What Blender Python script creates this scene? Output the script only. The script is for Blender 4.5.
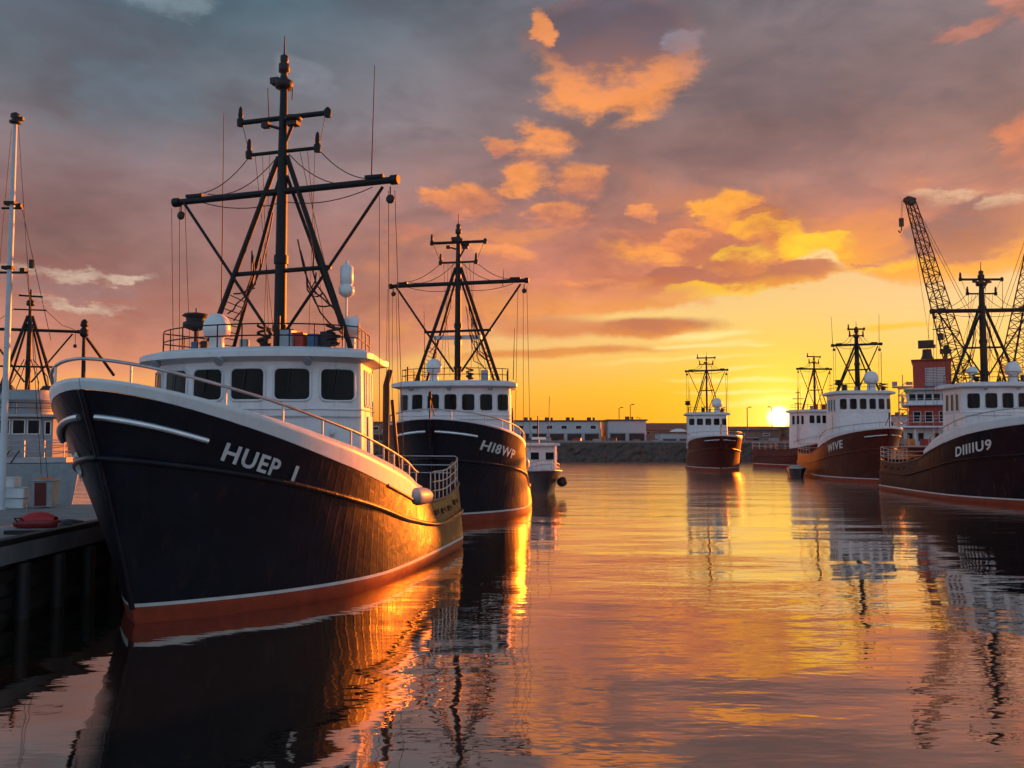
import bpy, bmesh, math, random
import numpy as np
from mathutils import Vector, Matrix
random.seed(7)
for o in list(bpy.data.objects): bpy.data.objects.remove(o)
C = bpy.context.scene
col = C.collection
rad = math.radians

# ------------------------------------------------------------------ camera
H = 3.6
cd = bpy.data.cameras.new('camera'); cam = bpy.data.objects.new('camera', cd); col.objects.link(cam)
cam.location = (0, 0, H); cam.rotation_euler = (rad(90 + 3.5), 0, 0)
cd.sensor_width = 36; cd.lens = 29.88; cd.clip_start = 0.1; cd.clip_end = 6000
C.camera = cam
C.view_settings.view_transform = 'Standard'; C.view_settings.look = 'None'
C.view_settings.exposure = 1.75; C.view_settings.gamma = 1
C.cycles.max_bounces = 6; C.cycles.glossy_bounces = 4; C.cycles.diffuse_bounces = 2
C.cycles.caustics_reflective = False; C.cycles.caustics_refractive = False
C.cycles.sample_clamp_indirect = 4; C.cycles.sample_clamp_direct = 2
C.cycles.use_denoising = True; C.cycles.use_adaptive_sampling = True; C.cycles.adaptive_threshold = .02
try: C.cycles.denoiser = 'OPENIMAGEDENOISE'
except Exception: pass

SUN_AZ, SUN_EL = 17.4, 1.2          # the disc in the sky
LAMP_AZ, LAMP_EL = 37, 6.0         # the lamp

def lin(r, g, b):
    f = lambda c: c/12.92 if c <= .04045 else ((c+.055)/1.055)**2.4
    return (f(r/255), f(g/255), f(b/255), 1)

# ------------------------------------------------------------------ sky
W = bpy.data.worlds.new('World'); C.world = W; W.use_nodes = True
wt = W.node_tree; wt.nodes.clear()
def N(t, **k):
    n = wt.nodes.new(t)
    for a, b in k.items(): setattr(n, a, b)
    return n
def put(sock, v):
    if isinstance(v, bpy.types.NodeSocket): wt.links.new(v, sock)
    else: sock.default_value = v
def m(op, a, b=0.0, c=0.0, clamp=False):
    n = N('ShaderNodeMath', operation=op, use_clamp=clamp)
    put(n.inputs[0], a); put(n.inputs[1], b); put(n.inputs[2], c)
    return n.outputs[0]
def sstep(v, a, b):
    n = N('ShaderNodeMapRange', interpolation_type='SMOOTHSTEP')
    put(n.inputs['Value'], v); put(n.inputs['From Min'], a); put(n.inputs['From Max'], b)
    return n.outputs['Result']
def mixc(f, a, b):
    n = N('ShaderNodeMix', data_type='RGBA')
    put(n.inputs[0], f); put(n.inputs[6], a); put(n.inputs[7], b)
    return n.outputs[2]
def ramp(v, stops, lo, hi):
    n = N('ShaderNodeValToRGB')
    put(n.inputs[0], m('DIVIDE', m('SUBTRACT', v, lo), hi-lo, clamp=True))
    e = n.color_ramp.elements
    while len(e) < len(stops): e.new(.5)
    for i, (p, c) in enumerate(stops):
        e[i].position = (p-lo)/(hi-lo); e[i].color = c
    return n.outputs[0]
def noise(vec, scale, detail=6, rough=.55):
    n = N('ShaderNodeTexNoise', noise_dimensions='3D')
    put(n.inputs['Vector'], vec); n.inputs['Scale'].default_value = scale
    n.inputs['Detail'].default_value = detail; n.inputs['Roughness'].default_value = rough
    return n
tc = N('ShaderNodeTexCoord').outputs['Generated']
sep = N('ShaderNodeSeparateXYZ'); put(sep.inputs[0], tc)
dx, dy, dz = sep.outputs
AZ = m('MULTIPLY', m('ARCTAN2', dx, dy), 57.2958)
EL = m('MULTIPLY', m('ARCSINE', dz), 57.2958)
flat = N('ShaderNodeMapping'); put(flat.inputs[0], tc); flat.inputs['Scale'].default_value = (1, 1, 2.2)
V = flat.outputs[0]
n1 = noise(V, 7, 7, .6); s1 = N('ShaderNodeSeparateColor'); put(s1.inputs[0], n1.outputs['Color'])
n2 = noise(V, 17, 8, .68); s2 = N('ShaderNodeSeparateColor'); put(s2.inputs[0], n2.outputs['Color'])
n3 = noise(V, 3.5, 4, .5)
n4 = noise(V, 8.5, 9, .62); n4.inputs['Distortion'].default_value = .5; PF = m('SUBTRACT', n4.outputs['Fac'], .5)
lo1, lo2 = m('SUBTRACT', s1.outputs[0], .5), m('SUBTRACT', s1.outputs[1], .5)
hi1, hi2 = m('SUBTRACT', s2.outputs[0], .5), m('SUBTRACT', s2.outputs[1], .5)
AW = m('ADD', AZ, m('ADD', m('MULTIPLY', lo1, 6.5), m('MULTIPLY', hi1, 3.4)))
EW = m('ADD', EL, m('ADD', m('MULTIPLY', lo2, 3.6), m('MULTIPLY', hi2, 2.2)))
ES = m('ADD', EL, m('ADD', m('MULTIPLY', lo2, 1.4), m('MULTIPLY', hi2, .5)))   # calmer warp for streaks
tex = m('ADD', m('MULTIPLY', lo1, .7), m('MULTIPLY', hi2, 1.15))                 # cloud texture, around 0
sd = (math.sin(rad(SUN_AZ))*math.cos(rad(SUN_EL)), math.cos(rad(SUN_AZ))*math.cos(rad(SUN_EL)), math.sin(rad(SUN_EL)))
dot = N('ShaderNodeVectorMath', operation='DOT_PRODUCT'); put(dot.inputs[0], tc); dot.inputs[1].default_value = sd
G = m('MULTIPLY', m('ARCCOSINE', m('MINIMUM', dot.outputs['Value'], 1.0)), 57.2958)   # degrees from the sun
right = sstep(AZ, -24, 14)
away = sstep(G, 48, 105)

clear_r = ramp(EL, [(-1, lin(255,150,20)), (1, lin(255,172,18)), (3, lin(255,190,36)), (5, lin(250,200,96)), (8, lin(246,202,134)), (13, lin(235,190,140)), (40, lin(150,150,160))], -1, 40)
clear_l = ramp(EL, [(-1, lin(215,110,60)), (1, lin(238,140,70)), (3, lin(250,172,96)), (6, lin(236,165,112)), (10, lin(220,180,150)), (18, lin(190,180,178)), (40, lin(140,155,170))], -1, 40)
clear = mixc(right, clear_l, clear_r)
glow = m('POWER', m('SUBTRACT', 1.0, m('DIVIDE', G, 13.0, clamp=True), clamp=True), 2.0)
clear = mixc(m('MULTIPLY', glow, .95), clear, (1.0, .72, .02, 1))

deck_r = ramp(EL, [(5, lin(236,144,86)), (9, lin(222,130,84)), (12, lin(194,116,90)), (16, lin(160,114,104)), (21, lin(138,114,114)), (28, lin(114,108,114)), (45, lin(92,98,112)), (90, lin(80,95,112))], 4, 90)
deck_l = ramp(EL, [(3, lin(236,152,106)), (6, lin(194,126,106)), (10, lin(166,120,112)), (14, lin(148,114,112)), (20, lin(112,113,121)), (27, lin(76,105,119)), (45, lin(78,98,114)), (90, lin(78,95,112))], 2, 90)
deck = mixc(right, deck_l, deck_r)
shade = m('ADD', m('MULTIPLY', m('SUBTRACT', n3.outputs['Fac'], .5), 1.5), m('MULTIPLY', tex, .42))
bright = N('ShaderNodeVectorMath', operation='SCALE'); put(bright.inputs[0], deck); put(bright.inputs['Scale'], m('ADD', 1.0, shade))
deck = bright.outputs[0]
# ragged lower edge of the cloud deck, higher towards the sun
edge = N('ShaderNodeFloatCurve'); cv = edge.mapping.curves[0]
pts = [(-90, 5), (-34, 3.6), (-15, 4.6), (-4, 6.2), (4, 7.2), (10, 8.8), (15, 10.3), (20, 11.0), (26, 9.6), (34, 10.2), (90, 6)]
cv.points[0].location = ((pts[0][0]+90)/180, pts[0][1]/20); cv.points[1].location = (1, pts[-1][1]/20)
for a, e in pts[1:-1]: cv.points.new((a+90)/180, e/20)
edge.mapping.update()
put(edge.inputs['Value'], m('DIVIDE', m('ADD', AZ, 90), 180, clamp=True))
above = m('SUBTRACT', EW, m('MULTIPLY', edge.outputs[0], 20))
sky = mixc(sstep(above, -.9, .9), clear, deck)
rim = m('MULTIPLY', m('MULTIPLY', sstep(above, -.8, .2), m('SUBTRACT', 1.0, sstep(above, .2, 3.4))), sstep(AZ, 2, 12))
sky = mixc(m('MULTIPLY', rim, .8), sky, lin(255,172,44))

# broken light on the underside of the deck, strongest over the sun's side
zone = m('MULTIPLY', m('MULTIPLY', sstep(AZ, -16, 2), m('SUBTRACT', 1.0, sstep(EL, 11, 20))), sstep(above, .3, 1.5))
sky = mixc(m('MULTIPLY', m('MULTIPLY', sstep(PF, .0, .17), zone), .75), sky, ramp(EL, [(6, lin(255,176,66)), (11, lin(250,156,70)), (16, lin(238,142,88)), (22, lin(214,130,104))], 6, 22))
sky = mixc(m('MULTIPLY', m('MULTIPLY', sstep(PF, .02, -.15), sstep(above, .3, 2.0)), .38), sky, ramp(EL, [(6, lin(176,100,84)), (12, lin(146,96,92)), (20, lin(100,88,98)), (30, lin(84,88,100))], 6, 30))
def blob(sky, az, el, ra, re, c_top, c_low, alpha=1, soft=.45, streak=False, tilt=0.0, split=0.0, solid=False):
    a = m('SUBTRACT', AW if not streak else m('ADD', AZ, m('MULTIPLY', lo1, 6)), az)
    e = m('SUBTRACT', ES if streak else EW, el)
    if tilt: e = m('SUBTRACT', e, m('MULTIPLY', a, tilt))
    ar, er = m('DIVIDE', a, ra), m('DIVIDE', e, re)
    r = m('SQRT', m('ADD', m('MULTIPLY', ar, ar), m('MULTIPLY', er, er)))
    r = m('ADD', r, m('MULTIPLY', tex, -.4 if streak else -.8))
    if streak: mask = m('MULTIPLY', sstep(r, 1+soft*.5, 1-soft), alpha)
    else:
        base = sstep(r, 1.5+soft*.4, .5-soft*.5)
        mask = m('MULTIPLY', sstep(m('ADD', base, m('MULTIPLY', m('ADD', PF, m('MULTIPLY', hi1, .45)), m('MULTIPLY', base, .7 if solid else 2.6))), .24, .78), alpha)
    f = sstep(m('ADD', er, m('ADD', m('MULTIPLY', tex, .9 if solid else 1.6), m('MULTIPLY', PF, 1.6 if solid else 3.2))), split-.95, split+.95)
    body = N('ShaderNodeVectorMath', operation='SCALE'); put(body.inputs[0], mixc(f, c_low, c_top))
    put(body.inputs['Scale'], 1.0 if streak else m('ADD', 1.0, m('ADD', m('MULTIPLY', hi2, .8), m('MULTIPLY', PF, .7))))
    return mixc(mask, sky, body.outputs[0])
ORA, ORB, YEL, WHT = lin(250,154,84), lin(206,126,98), lin(255,196,42), lin(255,232,150)
ORD = lin(222,130,76)
GRY, MAU, DRK = lin(94,87,99), lin(156,112,108), lin(168,100,80)
B = [
 (6.9, 24.5, 5.6, 3.7, MAU, ORA, 1, .3, 0, 0, .05, 1), (7.0, 25.6, 5.6, 2.6, GRY, lin(140,104,102), .95, .6, 0, 0, -.2, 1), (2.6, 26.4, .9, 1.1, ORA, ORA, .8, .5, 0, 0, 0),
 (12.0, 25.0, 1.1, .8, lin(160,154,166), lin(150,130,140), .4, .9, 0, 0, 0),
 (2.2, 18.9, 2.0, 1.6, ORA, MAU, .95, .3, 0, 0, -.1), (1.2, 16.9, 1.7, 1.2, ORA, ORA, .95, .3, 0, 0, 0), (-.6, 19.3, 1.2, .6, ORA, ORB, .85, .4, 0, 0, 0),
 (4.6, 16.4, 1.9, 1.3, ORA, ORB, .92, .3, 0, 0, 0), (3.6, 14.2, 1.9, .9, ORA, ORB, .92, .35, 0, 0, 0),
 (-2.6, 15.6, 2.4, 1.4, ORA, ORB, .92, .4, 0, 0, .3), (8.9, 15.0, 1.1, .45, ORA, ORB, .85, .4, 0, 0, 0), (-.5, 12.2, 2.2, .6, ORA, ORB, .7, .6, 0, 0, 0), (-7.5, 13.4, 2.0, .7, ORB, ORB, .5, .8, 0, 0, 0),
 (12.6, 11.9, 6.5, 2.3, lin(198,118,88), lin(206,118,80), .85, .6, 0, 0, 0),
 (8.2, 12.1, 3.6, 1.0, lin(252,160,66), ORB, .9, .35, 0, -.08, .2), (5.6, 10.2, 2.2, .7, ORA, ORB, .75, .5, 0, -.05, .1), (11.6, 13.2, 1.6, .6, ORA, ORD, .85, .4, 0, 0, 0),
 (14.6, 14.6, 2.2, 1.15, lin(255,168,58), ORD, .95, .3, 0, 0, -.1), (17.2, 13.1, 2.4, .95, lin(255,178,44), ORD, .95, .3, 0, -.2, 0), (19.6, 12.3, 2.6, .8, YEL, lin(250,160,50), .95, .35, 0, -.15, 0), (15.6, 11.9, 1.6, .6, YEL, ORD, .8, .4, 0, .2, 0),
 (12.0, 10.7, 3.4, .8, lin(178,104,84), lin(204,116,74), .9, .4, 0, .05, 0), (9.0, 9.6, 4.5, .55, lin(206,122,86), lin(226,136,74), .8, .5, 0, .05, 0), (16.8, 13.9, 1.6, .35, lin(176,104,86), lin(200,116,80), .8, .5, 0, -.15, 0),
 (19.8, 11.3, 1.5, .75, lin(250,208,140), lin(252,208,130), .9, .6, 0, 0, 0),
 (14.2, 9.9, 5.0, .6, YEL, lin(255,205,80), .9, .6, 0, .1, 0),
 (17.9, 10.8, 3.0, 1.0, lin(186,110,78), lin(246,160,60), .97, .3, 0, .06, -.25),
 (25.0, 10.9, 1.8, .6, ORB, YEL, .75, .5, 0, 0, 0), (22.6, 10.6, .9, .4, ORB, YEL, .85, .4, 0, 0, 0),
 (28.6, 12.2, 3.0, 1.7, lin(142,100,98), lin(196,118,84), .9, .4, 0, 0, -.3), (27.0, 13.9, 2.2, .35, lin(236,200,160), lin(200,150,120), .5, .9, 0, .1, 0), (31, 13.3, 1.8, .5, lin(236,200,160), lin(200,150,120), .5, .9, 0, .1, 0),
 (31.4, 16.2, 1.9, 1.8, lin(226,130,88), lin(190,118,96), .75, .6, 0, 0, 0), (28.6, 22.9, 2.4, .6, lin(216,134,108), lin(196,124,104), .7, .6, 0, .1, 0), (31.8, 23.8, 1.5, .9, lin(216,134,108), lin(196,124,104), .7, .6, 0, 0, 0),
 (3.0, 8.8, 10, 1.3, lin(222,140,94), lin(244,158,80), .8, .6, 0, .05, -.1),
 (7.0, 7.8, 7.5, .45, lin(250,205,120), lin(250,210,120), .85, .8, 1, .05, 0),
 (9.2, 7.1, 5.0, .75, lin(190,110,76), lin(232,140,62), .95, .4, 1, .02, -.2),
 (2.6, 7.2, 4.6, .8, lin(212,128,90), lin(222,130,72), .8, .6, 1, 0, 0),
 (3.0, 5.5, 8.0, .36, lin(214,124,70), lin(228,140,60), .85, .6, 1, .02, 0),
 (13.5, 6.5, 2.6, .24, WHT, WHT, .9, .9, 1, .06, 0), (12.8, 5.9, 3.0, .16, WHT, WHT, .8, .9, 1, .04, 0), (11.5, 5.0, 5.5, .17, lin(255,220,110), WHT, .75, .9, 1, .05, 0), (15.5, 5.8, 1.6, .12, WHT, WHT, .7, .9, 1, .03, 0),
 (15.3, 3.6, 4.6, .17, lin(255,236,120), WHT, .85, .9, 1, 0, 0), (15.6, 2.8, 3.8, .15, WHT, WHT, .8, .9, 1, .02, 0), (17.2, 2.3, 2.4, .25, WHT, WHT, .85, .9, 1, .08, 0), (15.0, 4.3, 2.2, .12, WHT, WHT, .6, .9, 1, .03, 0),
 (24.5, 6.7, 3.2, .17, YEL, lin(255,190,30), .85, .7, 1, .05, 0), (22.5, 4.5, 2.4, .12, YEL, YEL, .6, .9, 1, .03, 0),
 (-27.5, 9.6, 4.6, .36, lin(228,204,180), lin(205,175,155), .75, .9, 0, .03, 0), (-27, 8.0, 3.0, .25, lin(222,196,170), lin(200,165,145), .65, .9, 0, .05, 0), (-27.5, 8.8, 4.2, .5, lin(150,118,120), lin(150,118,120), .6, .8, 0, .03, 0),
 (-25, 20.5, 5, 3, lin(96,114,128), lin(104,114,126), .5, 1, 0, 0, 0), (-22.5, 26, 2.6, 1.0, lin(138,154,164), lin(118,132,144), .55, 1, 0, -.1, 0), (-14, 22.5, 1.8, .9, lin(128,132,142), lin(118,118,130), .5, 1, 0, -.1, 0),
]
for b in B: sky = blob(sky, *b[:8], streak=bool(b[8]), tilt=b[9], split=b[10], solid=len(b) > 11)
back = ramp(EL, [(-2, lin(150,165,185)), (4, lin(176,190,208)), (14, lin(164,186,208)), (40, lin(128,156,182)), (90, lin(84,106,130))], -2, 90)
bk = N('ShaderNodeVectorMath', operation='SCALE'); put(bk.inputs[0], back); put(bk.inputs['Scale'], m('ADD', 1.25, m('MULTIPLY', shade, 1.0)))
sky = mixc(m('MULTIPLY', away, m('SUBTRACT', 1.0, m('MULTIPLY', sstep(EL, 45, 85), .6))), sky, bk.outputs[0])
# the sun itself, and the bright air round it
halo = m('POWER', m('SUBTRACT', 1.0, m('DIVIDE', G, 7.0, clamp=True), clamp=True), 2.6)
sky = mixc(m('MULTIPLY', halo, .9), sky, (1.7, 1.15, .2, 1))
disc = sstep(G, .9, .05)
sky = mixc(disc, sky, (9, 6.6, 3.2, 1))
st = N('ShaderNodeTexSky', sky_type='NISHITA'); st.sun_disc = False
st.sun_elevation = rad(LAMP_EL); st.sun_rotation = rad(LAMP_AZ)
bg1 = N('ShaderNodeBackground'); put(bg1.inputs[0], st.outputs[0]); bg1.inputs[1].default_value = .05
bg2 = N('ShaderNodeBackground'); put(bg2.inputs[0], sky); bg2.inputs[1].default_value = .297
mixs = N('ShaderNodeMixShader'); mixs.inputs[0].default_value = .97
wt.links.new(bg1.outputs[0], mixs.inputs[1]); wt.links.new(bg2.outputs[0], mixs.inputs[2])
wo = N('ShaderNodeOutputWorld'); wt.links.new(mixs.outputs[0], wo.inputs[0])
W.cycles.sampling_method = 'MANUAL'; W.cycles.sample_map_resolution = 512

sl = bpy.data.lights.new('sun', 'SUN'); so = bpy.data.objects.new('sun', sl); col.objects.link(so)
sl.energy = 5.0; sl.angle = rad(.6); sl.color = (1, .20, .012)
so.rotation_euler = (rad(90 - LAMP_EL), 0, rad(180 - LAMP_AZ)); so.location = (60, 160, 60)

# ------------------------------------------------------------------ materials
MATS = {}
def mat(name, c, rough=.5, metal=0.0, var=.25, scale=3.0, bump=0.0, bscale=30.0, spec=.5, coat=0.0, streak=0.0, streak_c=None, stretch=(1, 1, 1)):
    if name in MATS: return MATS[name]
    M = bpy.data.materials.new(name); M.use_nodes = True; t = M.node_tree
    b = t.nodes['Principled BSDF']; L = t.links.new
    b.inputs['Roughness'].default_value = rough; b.inputs['Metallic'].default_value = metal
    b.inputs['Specular IOR Level'].default_value = spec; b.inputs['Coat Weight'].default_value = coat
    co = t.nodes.new('ShaderNodeTexCoord'); mp = t.nodes.new('ShaderNodeMapping'); mp.inputs['Scale'].default_value = stretch
    L(co.outputs['Object'], mp.inputs[0])
    n = t.nodes.new('ShaderNodeTexNoise'); n.inputs['Scale'].default_value = scale; n.inputs['Detail'].default_value = 6
    L(mp.outputs[0], n.inputs['Vector'])
    r = t.nodes.new('ShaderNodeValToRGB'); e = r.color_ramp.elements
    e[0].position, e[1].position = .3, .7
    e[0].color = tuple(x*(1-var) for x in c[:3])+(1,); e[1].color = tuple(min(1, x*(1+var)) for x in c[:3])+(1,)
    L(n.outputs['Fac'], r.inputs[0]); out = r.outputs[0]
    if streak:      # rust and grime that has run down
        m2 = t.nodes.new('ShaderNodeMapping'); m2.inputs['Scale'].default_value = (3.2, 3.2, .35); L(co.outputs['Object'], m2.inputs[0])
        n2_ = t.nodes.new('ShaderNodeTexNoise'); n2_.inputs['Scale'].default_value = 1.6; n2_.inputs['Detail'].default_value = 8; n2_.inputs['Roughness'].default_value = .65
        L(m2.outputs[0], n2_.inputs['Vector'])
        r2 = t.nodes.new('ShaderNodeMapRange'); r2.inputs['From Min'].default_value = .56; r2.inputs['From Max'].default_value = .74; r2.inputs['To Max'].default_value = streak
        L(n2_.outputs['Fac'], r2.inputs[0])
        x = t.nodes.new('ShaderNodeMix'); x.data_type = 'RGBA'; L(r2.outputs[0], x.inputs[0]); L(out, x.inputs[6]); x.inputs[7].default_value = streak_c or (.16, .075, .035, 1)
        out = x.outputs[2]
    L(out, b.inputs['Base Color'])
    rr = t.nodes.new('ShaderNodeMapRange'); rr.inputs['To Min'].default_value = rough*.8; rr.inputs['To Max'].default_value = min(1, rough*1.25)
    L(n.outputs['Fac'], rr.inputs[0]); L(rr.outputs[0], b.inputs['Roughness'])
    if bump:
        nb = t.nodes.new('ShaderNodeTexNoise'); nb.inputs['Scale'].default_value = bscale; nb.inputs['Detail'].default_value = 5
        L(mp.outputs[0], nb.inputs['Vector'])
        bp = t.nodes.new('ShaderNodeBump'); bp.inputs['Strength'].default_value = bump; bp.inputs['Distance'].default_value = .03
        L(nb.outputs['Fac'], bp.inputs['Height']); L(bp.outputs[0], b.inputs['Normal'])
    MATS[name] = M
    return M
def hull_mat(name, c, rough=.33, rust=.14):
    """painted plating: seams run round the hull, dents, rust and salt"""
    if name in MATS: return MATS[name]
    M = mat(name, c, rough, 0, .35, 1.2, streak=rust)
    t = M.node_tree; L = t.links.new; b = t.nodes['Principled BSDF']
    b.inputs['Specular IOR Level'].default_value = .11; b.inputs['Coat Weight'].default_value = 1.0; b.inputs['Coat IOR'].default_value = 1.18; b.inputs['Coat Roughness'].default_value = .38
    co = t.nodes.new('ShaderNodeTexCoord')
    br = t.nodes.new('ShaderNodeTexWave'); br.wave_type = 'BANDS'; br.bands_direction = 'X'; br.inputs['Scale'].default_value = 1.15; br.inputs['Distortion'].default_value = .25
    L(co.outputs['Object'], br.inputs['Vector'])
    pw = t.nodes.new('ShaderNodeMath'); pw.operation = 'POWER'; L(br.outputs['Fac'], pw.inputs[0]); pw.inputs[1].default_value = 14
    n = t.nodes.new('ShaderNodeTexNoise'); n.inputs['Scale'].default_value = 2.0; n.inputs['Detail'].default_value = 5; L(co.outputs['Object'], n.inputs['Vector'])
    b1 = t.nodes.new('ShaderNodeBump'); b1.inputs['Strength'].default_value = .5; b1.inputs['Distance'].default_value = .06; L(n.outputs['Fac'], b1.inputs['Height'])
    b2 = t.nodes.new('ShaderNodeBump'); b2.inputs['Strength'].default_value = .3; b2.inputs['Distance'].default_value = .012; L(pw.outputs[0], b2.inputs['Height']); L(b1.outputs[0], b2.inputs['Normal'])
    L(b2.outputs[0], b.inputs['Normal']); L(b2.outputs[0], b.inputs['Coat Normal'])
    return M
white = mat('white paint', (.72, .74, .75, 1), .38, var=.07, streak=.35, streak_c=(.35, .27, .2, 1))
whiteroof = mat('white roof paint', (.66, .69, .71, 1), .45, var=.08, scale=2, streak=.25, streak_c=(.33, .28, .24, 1))
greyp = mat('grey paint', (.30, .32, .34, 1), .45, var=.15, streak=.3)
dark_steel = mat('dark mast paint', (.007, .011, .013, 1), .5, spec=.25, var=.3, bump=.1)
black = mat('black rubber', (.012, .012, .013, 1), .6, var=.3)
wire = mat('wire rope', (.02, .019, .018, 1), .55)
galv = mat('galvanised pipe', (.42, .44, .46, 1), .35, .7, var=.2)
chrome = mat('polished bar', (.62, .64, .66, 1), .25, .85, var=.1)
glass = mat('dark window glass', (.003, .0033, .004, 1), .06, var=.1, spec=.14)
frame_m = mat('window rubber frame', (.05, .055, .06, 1), .5)
redb = mat('red antifouling', (.30, .042, .016, 1), .5, var=.3, streak=.5, streak_c=(.06, .03, .02, 1))
wline = mat('white waterline paint', (.66, .66, .64, 1), .45, var=.12)
letter = mat('white lettering paint', (.74, .75, .74, 1), .5, var=.12, streak=.5, streak_c=(.35, .30, .25, 1))
dome_m = mat('radome plastic', (.74, .75, .75, 1), .35, var=.05)
redp = mat('red paint', (.34, .028, .016, 1), .45, var=.2, streak=.3, streak_c=(.12, .03, .02, 1))
bluep = mat('blue plastic', (.05, .12, .22, 1), .5)
orange = mat('orange plastic', (.62, .17, .03, 1), .5)
deckm = mat('deck paint', (.16, .15, .14, 1), .7, var=.3, bump=.2)
rope_m = mat('old rope', (.28, .22, .15, 1), .9, var=.3, bump=.4, bscale=60)
concrete = mat('concrete', (.20, .20, .20, 1), .8, var=.3, scale=1.2, bump=.25, bscale=12, streak=.3, streak_c=(.07, .07, .065, 1))
wallc = mat('warehouse cladding', (.46, .48, .50, 1), .6, var=.1, streak=.3, streak_c=(.26, .23, .2, 1))
roofd = mat('dark roofing', (.07, .06, .058, 1), .7, var=.3)
roofr = mat('red roofing', (.22, .08, .05, 1), .7, var=.3)
brick = mat('brown walling', (.24, .15, .11, 1), .8, var=.3)
timber = mat('wet timber', (.012, .010, .009, 1), .7, var=.4, bump=.4, bscale=18, stretch=(1, 1, .2))
stone = mat('sea wall stone', (.065, .055, .046, 1), .85, var=.5, scale=2.2, bump=.9, bscale=1.6)
lamp_m = mat('lamp glass', (.5, .5, .46, 1), .2)
hull_navy = hull_mat('navy hull paint', (.006, .007, .014, 1))
hull_navy2 = hull_mat('dark navy hull paint', (.008, .008, .016, 1))
hull_maroon = hull_mat('maroon hull paint', (.075, .008, .007, 1))
hull_brown = hull_mat('red brown hull paint', (.065, .012, .008, 1))
hull_black = hull_mat('blue black hull paint', (.007, .008, .014, 1), rust=.35); b5 = hull_black.node_tree.nodes['Principled BSDF']; b5.inputs['Coat Weight'].default_value = .25; b5.inputs['Specular IOR Level'].default_value = .05
hull_work = hull_mat('workboat hull paint', (.05, .045, .05, 1))

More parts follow.
